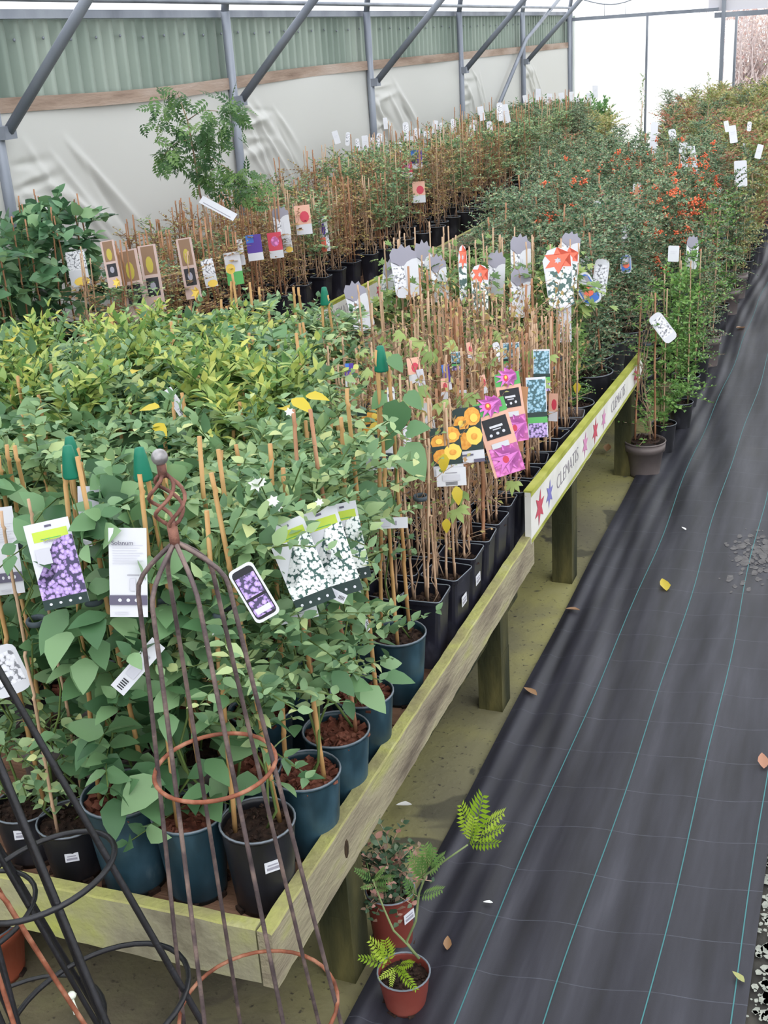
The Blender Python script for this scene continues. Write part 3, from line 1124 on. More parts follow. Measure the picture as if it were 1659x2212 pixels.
def cane(root, meshes, p0, p1, i=0, name='bamboo_cane'):
    p0, p1 = Vector(p0), Vector(p1)
    d = p1 - p0
    q = Vector((0, 0, 1)).rotation_difference(d.normalized())
    o = link(name, meshes[i % len(meshes)], root, p0)
    o.rotation_mode = 'XYZ'
    o.rotation_euler = q.to_euler()
    o.scale = (1, 1, d.length)
    return o


def potted(name, label, cat, loc, pot='teal', soil='bark', group=None, rz=None, canes=0, cmesh=None, ctop=.88, conv=.25, fol=None, stem=None, cap=False, fscale=1.0, tie=True, potscale=1.0, top_h=None):
    rz = rng.uniform(0, 6.28) if rz is None else rz
    root = thing(name, label, cat, loc, 0.0, group)
    link('pot', POT[pot], root, (0, 0, 0), (0, 0, rng.uniform(-.15, .15) if 'square' in pot else rz), potscale)
    ph = {'blacklow': .125, 'taupe': .2, 'square': .205, 'squaretaupe': .2, 'tray': .09, 'big': .22}.get(pot, PH) * potscale
    sz = ph * .9 if 'square' not in pot else ph * .86
    sc = {'taupe': 1.18, 'blacklow': .9, 'big': 1.66}.get(pot, 1.0) * potscale
    stuff(link('soil', SOIL['square' if 'square' in pot or pot == 'tray' else soil], root, (0, 0, sz), (0, 0, rz), sc))
    r0 = (.03 if 'square' in pot else .045) * sc
    tops = []
    for k in range(canes):
        a = rz + k * 2 * PI / max(1, canes) + rng.normal(0, .25)
        p0 = (r0 * math.cos(a), r0 * math.sin(a), sz - .02)
        tr = r0 * conv
        ln = ctop * (1 + rng.normal(0, .03))
        p1 = (tr * math.cos(a) + rng.normal(0, .012), tr * math.sin(a) + rng.normal(0, .012), ln)
        cane(root, cmesh or CANES, p0, p1, int(rng.integers(3)))
        tops.append(p1)
    if cap and tops:
        c = np.mean(np.array(tops), 0)
        link('cane_cap', CAP, root, (c[0], c[1], c[2] - .03))
    if tie and canes > 1:
        link('cane_tie', TIE, root, (np.mean([t_[0] for t_ in tops]), np.mean([t_[1] for t_ in tops]), ctop * .72), None, (1.0, 1.0, 1.6))
    if stem is not None:
        link('stem', stem, root, (0, 0, sz - .005), (0, 0, rz), fscale)
    if fol is not None:
        stuff(link('foliage', fol, root, (0, 0, sz - .005), (0, 0, rz), fscale))
    PLANTS.append((loc[0], loc[1], root))
    return root


# ---- foliage library
TL, TB, TH, TS, TP = T_leaf(.34, .07, .22), T_leaf(.3, .06, .3), T_leaf(.42, .06, .25, True), T_simple(.3), T_palm()
TN = T_simple(.17, .05, .2)


def lib(name, n, m, stem_m, seed, *a, main=2, mh=.6, mr=.03, rad=.0015, ms=1.0, **k):
    out = []
    for i in range(n):
        v, t, rn, lines = shoots(seed + i, *a, **k)
        out.append((mesh(name + '_foliage', v, t, m, rn), stem_mesh(name + '_stem', lines, stem_m, rad, climb(seed + i, mh, main, mr, .012, ms))))
    return out


L_JAS = lib('jasmine', 4, 'leaf_jasmine', 'stem_green', 100, 60, .14, .62, .03, (.08, .2), (-.2, 1.2), .028, (.03, .052), T_leaf(.27, .06, .25), mh=.62, zpow=.7)
L_VAR = lib('variegated', 3, 'leaf_variegated', 'stem_green', 130, 54, .2, .62, .03, (.08, .22), (.2, 1.35), .027, (.036, .058), T_leaf(.2, .06, .25), mh=.6, zpow=.6)
L_BIG = lib('bigleaf', 3, 'leaf_big', 'stem_green', 160, 30, .04, .62, .03, (.06, .16), (-.2, .8), .038, (.05, .085), T_leaf(.33, .06, .3), mh=.66, wob=.6)
L_LOW = lib('lowleaf', 2, 'leaf_jasmine', 'stem_green', 190, 26, .0, .3, .02, (.04, .12), (-.2, .9), .03, (.024, .042), T_leaf(.32, .06, .25), mh=.6, wob=.6)
L_CLE = lib('clematis', 4, 'leaf_ochre', 'stem_brown', 220, 22, .05, .5, .028, (.06, .2), (.4, 1.5), .04, (.016, .03), TS, main=3, mh=.44, mr=.03, rad=.001, ms=.55, pair=False)
L_CLG = lib('clematis_green', 3, 'leaf_passion', 'stem_brown', 235, 20, .2, .52, .028, (.06, .16), (.2, 1.4), .04, (.018, .032), TS, main=3, mh=.44, mr=.03, rad=.001, ms=.55, pair=False)
L_PAS = lib('passion', 3, 'leaf_passion', 'stem_green', 250, 34, .1, .62, .03, (.08, .2), (-.2, 1.1), .05, (.045, .07), TP, mh=.65, pair=False)
L_SHR = lib('shrub', 4, 'leaf_shrub', 'stem_brown', 280, 175, -.06, .95, .04, (.1, .24), (-.3, 1.2), .021, (.022, .036), TS, main=3, mh=.95, wob=.7)
L_FRE = lib('fresh', 2, 'leaf_fresh', 'stem_green', 300, 90, .05, .7, .03, (.08, .2), (-.1, 1.1), .022, (.02, .034), TS, main=2, mh=.7, wob=.7)
L_DRK = lib('darkleaf', 3, 'leaf_dark', 'stem_green', 320, 30, .06, .75, .05, (.1, .26), (-.2, 1.0), .062, (.085, .13), TL, mh=.75, wob=.6)
L_OCH = lib('ochre', 4, 'leaf_ochre', 'stem_brown', 350, 46, .1, .68, .04, (.06, .2), (.2, 1.4), .03, (.02, .034), TS, main=5, mh=.68, mr=.045, ms=.7)
L_MIX = lib('mixed', 3, 'leaf_jasmine', 'stem_brown', 370, 60, .2, .68, .04, (.06, .2), (.1, 1.2), .03, (.026, .044), TS, main=5, mh=.68, mr=.04)
L_AUT = lib('autumn', 3, 'leaf_autumn', 'stem_brown', 390, 120, .05, .85, .05, (.1, .26), (.1, 1.3), .026, (.026, .044), TS, main=3, mh=.85)
L_GOL = lib('golden', 3, 'leaf_gold', 'stem_brown', 410, 120, .05, .95, .05, (.1, .28), (.1, 1.3), .026, (.028, .048), TS, main=3, mh=.95)
L_LAU = lib('laurel', 2, 'leaf_laurel', 'stem_green', 430, 60, .1, .85, .06, (.14, .3), (.7, 1.4), .04, (.07, .11), T_simple(.2, .05, .15), main=3, mh=.8)
L_THIN = lib('thin', 3, 'leaf_fresh', 'stem_brown', 450, 60, .02, .75, .03, (.06, .18), (-.2, 1.0), .03, (.018, .032), TS, main=4, mh=.75, mr=.03)

ICO = []
_p = (1 + 5 ** .5) / 2
_iv = unit(np.array([(-1, _p, 0), (1, _p, 0), (-1, -_p, 0), (1, -_p, 0), (0, -1, _p), (0, 1, _p), (0, -1, -_p), (0, 1, -_p), (_p, 0, -1), (_p, 0, 1), (-_p, 0, -1), (-_p, 0, 1)], float))
_it = np.array([(0, 11, 5), (0, 5, 1), (0, 1, 7), (0, 7, 10), (0, 10, 11), (1, 5, 9), (5, 11, 4), (11, 10, 2), (10, 7, 6), (7, 1, 8), (3, 9, 4), (3, 4, 2), (3, 2, 6), (3, 6, 8), (3, 8, 9), (4, 9, 5), (2, 4, 11), (6, 2, 10), (8, 6, 7), (9, 8, 1)])


def berries(seed, n, z0, z1, R):
    q = np.random.default_rng(seed)
    v, t = [], []
    k = 0
    for i in range(n):
        a = q.uniform(0, 2 * PI)
        rr = R * q.uniform(.6, 1.1)
        c = np.array([rr * math.cos(a), rr * math.sin(a), q.uniform(z0, z1)])
        for j in range(int(q.integers(9, 18))):
            v.append(_iv * .0075 + c + q.normal(0, .014, 3))
            t.append(_it + 12 * k)
            k += 1
    return mesh('berries', np.concatenate(v), np.concatenate(t), 'berry')


L_BER = [berries(500 + i, 22, .3, .95, .17) for i in range(3)]


def pick(l):
    return l[int(rng.integers(len(l)))]


ORD = ['first', 'second', 'third', 'fourth', 'fifth', 'sixth', 'seventh', 'eighth', 'ninth', 'tenth', 'eleventh', 'twelfth', 'thirteenth', 'fourteenth']

# individual big leaves for the nearest plants
LEAFM = []
for i in range(4):
    tv, tt = T_leaf(.30 + .03 * i, .05, .15 + .08 * i)
    LEAFM.append(mesh('leaf', tv, tt, 'leaf_big', np.full(len(tv), [.2, .45, .65, .9][i])))
LEAFH = []
for i in range(3):
    tv, tt = T_leaf(.40, .05, .15 + .08 * i, True)
    LEAFH.append(mesh('leaf', tv, tt, 'leaf_big', np.full(len(tv), [.25, .45, .7][i])))


def add_leaf(root, meshes, p, axis, up, size, i):
    y = unit(np.array(axis, float))
    x = unit(np.cross(y, np.array(up, float)))
    z = np.cross(x, y)
    return link('leaf', meshes[i % len(meshes)], root, p, Matrix((x, y, z)).transposed(), size)


def leafy(root, meshes, n, z0, z1, R, size, seed):
    q = np.random.default_rng(seed)
    for i in range(n):
        a = q.uniform(0, 2 * PI)
        z = q.uniform(z0, z1)
        rr = R * q.uniform(.25, 1)
        ax = (math.cos(a), math.sin(a), q.uniform(-.7, .3))
        add_leaf(root, meshes, (rr * math.cos(a), rr * math.sin(a), z), ax, (q.normal(0, .4), q.normal(0, .4), 1), q.uniform(*size), i)


# ------------------------------------------------------------------ front of the bench: pots one by one
def front(name, label, cat, x, y, pot, soil, fol, canes=3, **k):
    x, y = x * .981, y * .984
    return potted(name, label, cat, (x, y, DECK), pot, soil, None, canes=canes, fol=fol[0], stem=fol[1], **k)


f1 = front('potted_climber', 'broad-leaved climber in the large teal pot left of the rusty obelisk', 'plant', -1.292, 1.615, 'teal', 'bark', L_BIG[0], 2, cap=True, rz=.4, potscale=1.12)
leafy(f1, LEAFM, 34, .24, .72, .12, (.06, .095), 1)
f2 = front('potted_climber', 'climber in the teal pot seen through the rusty obelisk ring', 'plant', -1.150, 1.628, 'teal', 'bark', L_BIG[1], 2, cap=True, rz=1.7)
leafy(f2, LEAFM, 26, .22, .7, .11, (.05, .09), 2)
f3 = front('potted_climber', 'climber in the black corner pot with a white price sticker', 'plant', -1.003, 1.642, 'black', 'soil', L_JAS[0], 2, rz=.8)
leafy(f3, LEAFM, 12, .2, .5, .1, (.04, .07), 3)
f4 = front('potted_jasmine', 'jasmine in the first teal pot along the rail behind the corner pot', 'plant', -.984, 1.822, 'teal', 'bark', L_JAS[1], 2, rz=.2)
leafy(f4, LEAFM, 10, .3, .6, .11, (.04, .07), 4)
f5 = front('potted_jasmine', 'jasmine in the second teal pot along the rail with red-brown canes', 'plant', -.985, 1.985, 'teal', 'bark', L_JAS[2], 2, rz=.5, cmesh=CANEB)
leafy(f5, LEAFM, 8, .3, .6, .11, (.04, .07), 5)
f6 = front('potted_jasmine', 'jasmine in the third teal pot along the rail with leaves at its rim', 'plant', -.992, 2.15, 'teal', 'bark', L_JAS[3], 2, rz=2.5)
leafy(f6, LEAFM, 18, .2, .42, .08, (.04, .06), 6)
f7 = front('potted_climber', 'teal pot with bare cane wigwam and a few heart-shaped leaves', 'plant', -1.016, 2.445, 'teal', 'soil', (None, None), 3, cap=True, rz=.9, ctop=.9)
b1 = front('potted_climber', 'young climber in a low black pot with a sticker at the left edge', 'plant', -1.555, 1.62, 'blacklow', 'soil', L_LOW[0], 1, rz=.3, ctop=.8)
b2 = front('potted_climber', 'young climber in a low black pot beside the large teal pot', 'plant', -1.43, 1.605, 'blacklow', 'soil', L_LOW[1], 2, rz=1.3, ctop=.8, cmesh=CANEP)
b3 = front('potted_climber', 'climber in the left tall taupe pot behind the low black pots', 'plant', -1.60, 1.80, 'taupe', 'soil', L_BIG[2], 3, rz=.3)
b4 = front('potted_climber', 'climber in the right tall taupe pot behind the large teal pot', 'plant', -1.42, 1.79, 'taupe', 'soil', L_BIG[0], 3, rz=.9, cap=True)
leafy(b4, LEAFM, 14, .3, .7, .12, (.06, .09), 8)
b5 = front('potted_climber', 'climber in the taupe pot behind the middle teal pots', 'plant', -1.235, 1.80, 'taupe', 'soil', L_BIG[1], 3, rz=2.)
leafy(b5, LEAFM, 10, .3, .7, .12, (.06, .09), 9)
b6 = front('potted_climber', 'climber in a teal pot half hidden behind the black corner pot', 'plant', -1.11, 1.80, 'teal', 'bark', L_JAS[2], 2, rz=1.)

# sticker labels on pots
ST = MB().box((0, 0, 0), (.034, .001, .024)).box((0, -.0007, .004), (.022, .0006, .003), 1).box((0, -.0007, -.004), (.026, .0006, .006), 1).mesh('price_sticker', ['card_white', 'card_ink'])


def sticker(root, a, z, r, s=1.0):
    link('price_sticker', ST, root, (r * math.cos(a), r * math.sin(a), z), (-.06, 0, a + PI / 2), s)


sticker(f3, -.75, .125, PR * .955, .95)
sticker(b1, -1.1, .095, .0635, .9)
sticker(b2, -1.0, .075, .0615, .8)

# heart leaves and vine of the bare wigwam
vp = [at(890, 1385, 2.42), at(850, 1330, 2.38), at(832, 1260, 2.38), at(845, 1150, 2.4), at(858, 1000, 2.43), at(850, 880, 2.44), at(840, 820, 2.44)]
q0 = np.array(f7.location)
link('stem', MB().tube(np.array(vp) - q0, .0025, 5).mesh('stem', 'stem_green'), f7)
for i, (px, py, qx, qy, y, s) in enumerate([(862, 870, 845, 950, 2.38, .085), (880, 930, 920, 920, 2.36, .06), (875, 965, 915, 1025, 2.36, .09), (842, 940, 815, 985, 2.4, .05), (820, 1060, 850, 1095, 2.36, .05), (770, 1340, 812, 1415, 2.3, .075), (850, 1080, 820, 1110, 2.4, .04), (880, 850, 915, 885, 2.4, .05), (830, 850, 800, 880, 2.4, .05), (770, 1060, 830, 1090, 2.3, .09), (845, 770, 870, 800, 2.4, .045)]):
    p, q = at(px, py, y), at(qx, qy, y - .015)
    add_leaf(f7, LEAFH, p - q0, q - p, -FWD + np.array([0, 0, .6]), s, i)

# ------------------------------------------------------------------ leafy climbers massed behind the front row
def nth(i):
    return ORD[i] if i < len(ORD) else ['fifteenth', 'sixteenth', 'seventeenth', 'eighteenth', 'nineteenth', 'twentieth'][min(i - len(ORD), 5)]


g1 = 'climbers massed on the front bench'
y = 1.98
ri = 0
while y < 3.66:
    x = -1.16
    ci = 0
    xlim = -1.16 if y < 2.5 else (-1.16 - .42 * min(1, (y - 2.5) / .5))
    while x > -2.40:
        if x <= xlim and not (y > 3.3 and x < -2.2):
            u = rng.random()
            zone_var = (x < -1.7 and 2.3 < y < 3.4) or (-1.5 < x < -1.3 and 2.3 < y < 2.7)
            if zone_var and u < .6:
                l, nm, lb = pick(L_VAR), 'variegated_climber', 'yellow-variegated climber'
            elif x < -1.5 and u < .3:
                l, nm, lb = pick(L_BIG), 'potted_climber', 'broad-leaved climber'
            else:
                l, nm, lb = pick(L_JAS), 'potted_jasmine', 'small-leaved jasmine'
            lb = '%s, %s row behind the front pots, %s plant from the right' % (lb, nth(ri), nth(ci))
            ci += 1
            hs = .98 - .13 * max(0, min(1, (y - 2.6) / .7)) + rng.normal(0, .03)
            potted(nm, lb, 'plant', (x + rng.normal(0, .012), y + rng.normal(0, .012), DECK), pick(['teal', 'teal', 'black']), 'bark', g1, canes=2, fol=l[0], stem=l[1], ctop=.74 + rng.normal(0, .06), cap=rng.random() < .1, tie=False, fscale=(1.06, 1.06, hs))
        x -= .158
    y += .165
    ri += 1

# ------------------------------------------------------------------ clematis canes in square pots
k = 0
y = 2.60
while y < 4.3:
    for c in range(5):
        x = -.986 - c * .122
        if y < 2.75 and c > 3:
            continue
        l = pick(L_CLE) if rng.random() < .62 else pick(L_CLG)
        if c == 0:
            lb = 'square black clematis pot against the rail, %s from the teal wigwam pot' % nth(k)
            g = None
        else:
            lb = 'square black clematis pot, %s row past the wigwam pot, %s inside the rail' % (nth(k), nth(c))
            g = 'clematis in square pots'
        pt = 'squaretaupe' if c == 0 and y > 4.15 else 'square'
        r_ = potted('potted_clematis', lb, 'plant', (x + rng.normal(0, .005), y + rng.normal(0, .006), DECK), pt, 'soil', g, canes=int(rng.integers(3, 6)), cmesh=CANEP if rng.random() < .8 else CANEB, ctop=.64 + rng.normal(0, .05), conv=1.0, fol=l[0], stem=l[1], tie=rng.random() < .4)
        if c == 0 and k in (1, 2, 7):
            link('price_sticker', ST, r_, (.053, -.012, .13), (0, 0, PI / 2), 1.2)
    y += .136
    k += 1

# ------------------------------------------------------------------ passion flowers behind the clematis
g = 'passion flowers behind the clematis canes'
for ri, yy in enumerate((4.45, 4.64, 4.83)):
    for i in range(5):
        x = -1.06 - i * .175 + rng.normal(0, .02)
        if ri == 2 and i < 2:
            continue
        l = pick(L_PAS)
        potted('potted_passion_flower', 'passion flower on canes, %s row behind the clematis, %s from the sign' % (nth(ri), nth(i)), 'plant', (x, yy + rng.normal(0, .02), DECK), 'squaretaupe' if i == 0 and yy < 4.6 else 'black', 'soil', g, canes=3, cmesh=CANEP, ctop=.80, conv=.8, fol=l[0], stem=l[1], tie=False, fscale=.86)

# low evergreen leaning over the sign board
l = L_FRE[0]
potted('potted_evergreen', 'small glossy evergreen trailing over the painted sign board', 'plant', (-1.0, 4.42, DECK), 'black', 'soil', None, fol=l[0], stem=l[1], fscale=.42)

# ------------------------------------------------------------------ evergreen shrubs, some with orange berries
g = 'dark evergreen shrubs beyond the clematis'
for ri, yy in enumerate(np.arange(4.87, 9.6, .28)):
    for ci, xx in enumerate(np.arange(-1.08, -2.5, -.25)):
        if xx < (-1.75 - .11 * (yy - 5) if yy > 5.1 else -1.3):
            continue
        l = pick(L_SHR)
        xx2, yy2 = xx + rng.normal(0, .03), yy + rng.normal(0, .03)
        ber = (xx > -1.62 and 6.2 < yy < 9.0 and rng.random() < .7)
        s = rng.uniform(.60, .70)
        lb = ('dark shrub with orange berries, %s row past the sign, %s from the path' if ber else 'dark evergreen shrub, %s row past the sign, %s from the path') % (nth(ri), nth(ci))
        r_ = potted('evergreen_shrub', lb, 'plant', (xx2, yy2, DECK), 'big', 'soil', 'berried shrubs' if ber else g, canes=1, cmesh=CANEB, ctop=.8, fol=l[0], stem=l[1], fscale=(s * 1.15, s * 1.15, s), potscale=.85)
        if ber:
            stuff(link('berries', pick(L_BER), r_, (0, 0, .18), (0, 0, rng.uniform(0, 6)), (s * 1.15, s * 1.15, s)))
for ri, yy in enumerate(np.arange(9.7, 16.5, .42)):
    for ci, xx in enumerate(np.arange(-1.1, -2.75, -.33)):
        if -.192 < xx / yy < -.155:
            continue
        u = rng.random()
        if yy > 13.5 and xx < -2.2 or u > .75:
            l, lb, nm = pick(L_SHR), 'grey-green shrub', 'evergreen_shrub'
        elif u < .5:
            l, lb, nm = pick(L_AUT), 'reddish autumn-leaved shrub', 'autumn_shrub'
        else:
            l, lb, nm = pick(L_GOL), 'yellowing shrub', 'autumn_shrub'
        s = rng.uniform(.55, .7)
        potted(nm, '%s, %s row before the far white wall, %s from the path' % (lb, nth(16 - ri), nth(ci)), 'plant', (xx + rng.normal(0, .05), yy + rng.normal(0, .05), DECK), 'big', 'soil', 'shrubs at the far end', fol=l[0], stem=l[1], fscale=(s * 1.2, s * 1.2, s))

# ------------------------------------------------------------------ the row on the ground along the path
ground = [(-.835, 5.10, 'lip', L_THIN[0], 'tall thin climber in the lipped grey pot at the path edge', .9),
          (-.80, 5.42, 'black', L_FRE[0], 'fresh green climber in a black pot just behind the lipped grey pot', 1.0),
          (-.77, 5.78, 'black', L_FRE[1], 'bushy green climber in a dusty black pot, third along the path edge', .95),
          (-.80, 6.15, 'black', L_FRE[0], 'leafy climber, fourth pot along the path edge', .95),
          (-.80, 6.55, 'black', L_SHR[1], 'dark leafy climber, fifth pot along the path edge', .75),
          (-.80, 7.0, 'taupe', L_THIN[1], 'thin climber in a taupe pot, sixth along the path edge', 1.0),
          (-.84, 7.45, 'black', L_SHR[2], 'leafy climber, seventh pot along the path edge', .8),
          (-.84, 7.9, 'black', L_FRE[0], 'fresh green climber, eighth pot along the path edge', 1.05),
          (-.83, 8.4, 'taupe', L_SHR[3], 'leafy climber in a pale pot, ninth along the path edge', .8),
          (-.83, 8.95, 'taupe', L_GOL[0], 'yellowing climber in a pale pot, tenth along the path edge', .8),
          (-.83, 9.5, 'black', L_SHR[0], 'leafy climber, eleventh pot along the path edge', .85),
          (-.83, 10.1, 'black', L_GOL[1], 'yellow-green shrub, twelfth pot along the path edge', .9),
          (-.84, 10.8, 'black', L_AUT[0], 'reddish shrub in a black pot where the path leaves the frame', .95),
          (-.9, 11.6, 'big', L_GOL[2], 'golden shrub far along the path edge', .9),
          (-.92, 12.5, 'big', L_AUT[1], 'russet shrub far along the path edge beyond the golden one', .95),
          (-.85, 13.4, 'big', L_GOL[0], 'tall yellow-leaved shrub near the doorway', 1.1),
          (-1.0, 14.4, 'big', L_GOL[1], 'yellow-leaved shrub left of the doorway', 1.05),
          (-1.3, 15.6, 'big', L_GOL[2], 'pale gold shrub before the far white panels', 1.05),
          (-1.6, 16.8, 'big', L_AUT[2], 'pinkish shrub before the far white panels', 1.0),
          (-1.2, 17.6, 'big', L_GOL[0], 'pale shrub standing in the far doorway', 1.2)]
POT['lip'] = pot_round(.092, .165, 'pot_taupe', .74, True, 30, False)
GROUND = []
for i, (x, y, pt, l, lb, s) in enumerate(ground):
    r_ = potted('path_side_climber' if i < 12 else 'path_side_shrub', lb, 'plant', (x, y, .03 if x > -.75 else .0), pt, 'soil', 'pots along the path', canes=2 if i < 12 else 1, cmesh=CANEB if i == 0 else CANEP, ctop=.85, conv=.7, fol=l[0], stem=l[1], fscale=s, potscale=.8 if i in (1, 2) else 1.0)
    GROUND.append(r_)
g = 'shrubs between bench and path'
for ri, yy in enumerate(np.arange(6.0, 13.6, .38)):
    l = pick(L_SHR if yy < 8.5 else (L_SHR + L_AUT + L_GOL))
    s = rng.uniform(.8, .92)
    r_ = potted('evergreen_shrub', '%s shrub in the strip between the far bench and the path' % nth(ri), 'plant', (-1.03 + rng.normal(0, .04), yy, .0), 'big', 'soil', g, fol=l[0], stem=l[1], fscale=s)
    if 6.3 < yy < 8.6:
        stuff(link('berries', pick(L_BER), r_, (0, 0, .18), (0, 0, rng.uniform(0, 6)), s))

# ------------------------------------------------------------------ back bench against the wall
DK = [(-3.66, 4.36), (-3.9, 4.4), (-4.12, 4.45), (-3.78, 4.7), (-4.0, 4.75), (-4.2, 4.78), (-3.86, 5.05), (-4.1, 5.1), (-3.95, 5.4), (-4.2, 5.42)]
for i, (x, y) in enumerate(DK):
    l = pick(L_DRK)
    potted('potted_climber', 'dark large-leaved climber left on the wall bench, %s row, %s from its rail' % (nth(i // 3), nth(i % 3)), 'plant', (x, y, DECK), 'black', 'soil', 'dark climbers on the wall bench', canes=2, cmesh=CANEB, ctop=.9, fol=l[0], stem=l[1], fscale=.92, tie=False)
g = 'clematis on the wall bench'
for ri, yy in enumerate(np.arange(4.64, 15.0, .27)):
    for ci, xx in enumerate(np.arange(-3.2, -4.25, -.21)):
        if yy < 5.8 and xx < -3.7 or yy < 5.0 and xx < -3.45:
            continue
        u = rng.random()
        if yy < 8.2:
            l = pick(L_OCH) if u < .85 else pick(L_MIX)
        elif yy < 12:
            l = pick(L_OCH) if u < .45 else pick(L_MIX)
        else:
            l = pick(L_MIX) if u < .7 else pick(L_SHR)
        near = yy < 8.0
        och = any(l is e for e in L_OCH)
        lb = '%s, wall bench, %s from its rail, %s' % ('withered brown clematis' if och else 'sparse green climber', nth(ci), (nth(ri) + ' row past dark climbers') if ri < 19 else (nth(38 - ri) + ' row before laurels'))
        hs = (.60 + .05 * max(0, yy - 5.4)) if near else rng.uniform(.76, .9)
        if any(l is e for e in L_SHR):
            hs = .62
        potted('potted_clematis', lb, 'plant', (xx + rng.normal(0, .02), yy + rng.normal(0, .02), DECK), 'square' if near else 'black', 'soil', g, canes=4 if near else 2, cmesh=CANEB if rng.random() < .6 else CANEP, ctop=(.68 if near else .82) + rng.normal(0, .06), conv=.8, fol=l[0], stem=l[1], fscale=(1.0, 1.0, hs), tie=False)
for i in range(10):
    l = pick(L_LAU)
    potted('potted_laurel', 'bright green laurel at the far end, %s row, %s from the wall' % (nth(i // 5), nth(i % 5)), 'plant', (-4.15 + (i % 5) * .22, 15.5 + (i // 5) * .5, .1), 'big', 'soil', 'laurels by the far wall', fol=l[0], stem=l[1], fscale=.85)

for (px, py, yv, sx, lb) in ((1385, 330, 11.0, .3, 'slender leafy stem standing against the far white panel'), (1530, 260, 10.5, .25, 'dark slender plant rising beside the far steel post')):
    p = at(px, py, yv)
    l = L_THIN[0]
    potted('slender_climber', lb, 'plant', (p[0], p[1], DECK if p[0] < -1.1 else 0), 'black', 'soil', None, canes=1, cmesh=CANEP, ctop=1.0, fol=l[0], stem=l[1], fscale=(sx, sx, 1.35))

# black trays at the edge of the wall bench
for i, (x, y) in enumerate([(-3.2, 5.62), (-3.38, 5.64), (-3.2, 5.85)]):
    o = potted('plant_tray', ['shallow black tray at the wall bench edge nearest the corner', 'shallow black tray with a white sticker on the wall bench', 'shallow black tray beside the tall sapling'][i], 'tray', (x, y, DECK + .0), 'tray', 'soil', None)
    sticker(o, -1.57, .05, .078, 1.6)

# tall feathery sapling
tp = at(485, 735, 5.95)
tree = thing('potted_sapling', 'tall feathery-leaved sapling with a white label tied to its thin stem', 'plant', (tp[0], tp[1], DECK))
link('pot', POT['black'], tree)
stuff(link('soil', SOIL['soil'], tree, (0, 0, PH * .9)))
tq = np.array([tp[0], tp[1], DECK])
tl = [tq + [0, 0, .15], at(470, 620, 5.95), at(452, 500, 5.95), at(432, 420, 5.95), at(420, 340, 5.96), at(405, 260, 5.97), at(385, 205, 5.98)]
trunk = link('trunk', MB().tube(np.array(tl) - tq, [.008, .0075, .007, .006, .005, .004, .002], 7).mesh('trunk', 'stem_brown'), tree)
TPN = T_pinnate(5)
q = np.random.default_rng(77)
P, A, U, S = [], [], [], []
for (px, py, n, sp) in ((375, 210, 7, 22), (355, 260, 7, 22), (410, 290, 16, 30), (440, 300, 12, 28), (470, 260, 12, 32), (500, 230, 7, 20), (370, 330, 6, 22), (345, 345, 5, 14), (430, 360, 8, 20), (500, 370, 9, 26), (525, 390, 11, 26), (515, 410, 8, 20), (440, 390, 5, 16)):
    for k in range(n * 3):
        c = at(px + q.normal(0, sp), py + q.normal(0, sp * .7), 5.95 + q.normal(0, .09)) - tq
        P.append(c)
        A.append(np.array([q.normal(0, .6), q.normal(0, .6), -.5 + q.normal(0, .5)]))
        U.append(np.array([q.normal(0, .5), -.5, .6]))
        S.append(q.uniform(.07, .11))
v, t, rn = scatter(TPN, np.array(P), np.array(A), np.array(U), np.array(S), q)
stuff(link('foliage', mesh('sapling_foliage', v, t, 'leaf_tree', rn), tree))
bb = MB()
for a, c in (((420, 340), (500, 370)), ((405, 260), (470, 240)), ((410, 300), (345, 345)), ((425, 360), (520, 400))):
    bb.tube(np.array([at(*a, 5.96), at((a[0] + c[0]) / 2, (a[1] + c[1]) / 2 - 12, 5.95), at(*c, 5.93)]) - tq, [.003, .0025, .0015], 5)
link('branch', bb.mesh('branch', 'stem_brown'), tree)

# ------------------------------------------------------------------ printed plant labels


def card(w, h, layers, shape=None, th=.0008):
    """card lying in local x (right), z (up), facing -y; layers: (x0, z0, x1, z1, material) as fractions"""
    mats = ['card_white']
    b = MB()
    if shape is None:
        b.box((0, 0, 0), (w, th, h))
    else:
        n = len(shape)
        p = [(x * w, -th / 2, z * h) for x, z in shape] + [(x * w, th / 2, z * h) for x, z in shape]
        b.add(p, [(0, i, i + 1) for i in range(1, n - 1)] + [(n, n + i + 1, n + i) for i in range(1, n - 1)] + [q for i in range(n) for q in ((i, (i + 1) % n + n, (i + 1) % n), (i, i + n, (i + 1) % n + n))])
    for k, L in enumerate(layers):
        m = L[-1]
        if m not in mats:
            mats.append(m)
        yk = -th / 2 - .0003 * (k + 1)
        if len(L) == 5:
            x0, z0, x1, z1 = L[:4]
            pts = [(x0, z0), (x1, z0), (x1, z1), (x0, z1)]
        else:
            pts = L[0]
        b.poly([(x * w, yk, z * h) for x, z in pts], mats.index(m))
    return b.mesh('plant_label', mats)


def disc(cx, cz, rx, rz_, n=10):
    return [(cx + rx * math.cos(k * 2 * PI / n), cz + rz_ * math.sin(k * 2 * PI / n)) for k in range(n)]


def rrect(rt=.25, k=.5, asp=.5):
    p = []
    for cx, cz, a0 in ((1, 1, 0), (-1, 1, 1), (-1, -1, 2), (1, -1, 3)):
        for j in range(4):
            a = a0 * PI / 2 + j * PI / 6
            p.append((cx * (.5 - rt) + rt * math.cos(a), cz * (.5 - rt * asp) + rt * asp * math.sin(a)))
    return p


def star(cx, cz, r, n=6, asp=1.0, inner=.45, rot=.3):
    return [(cx + (r if k % 2 == 0 else r * inner) * math.cos(k * PI / n + rot), cz + asp * (r if k % 2 == 0 else r * inner) * math.sin(k * PI / n + rot)) for k in range(2 * n)]


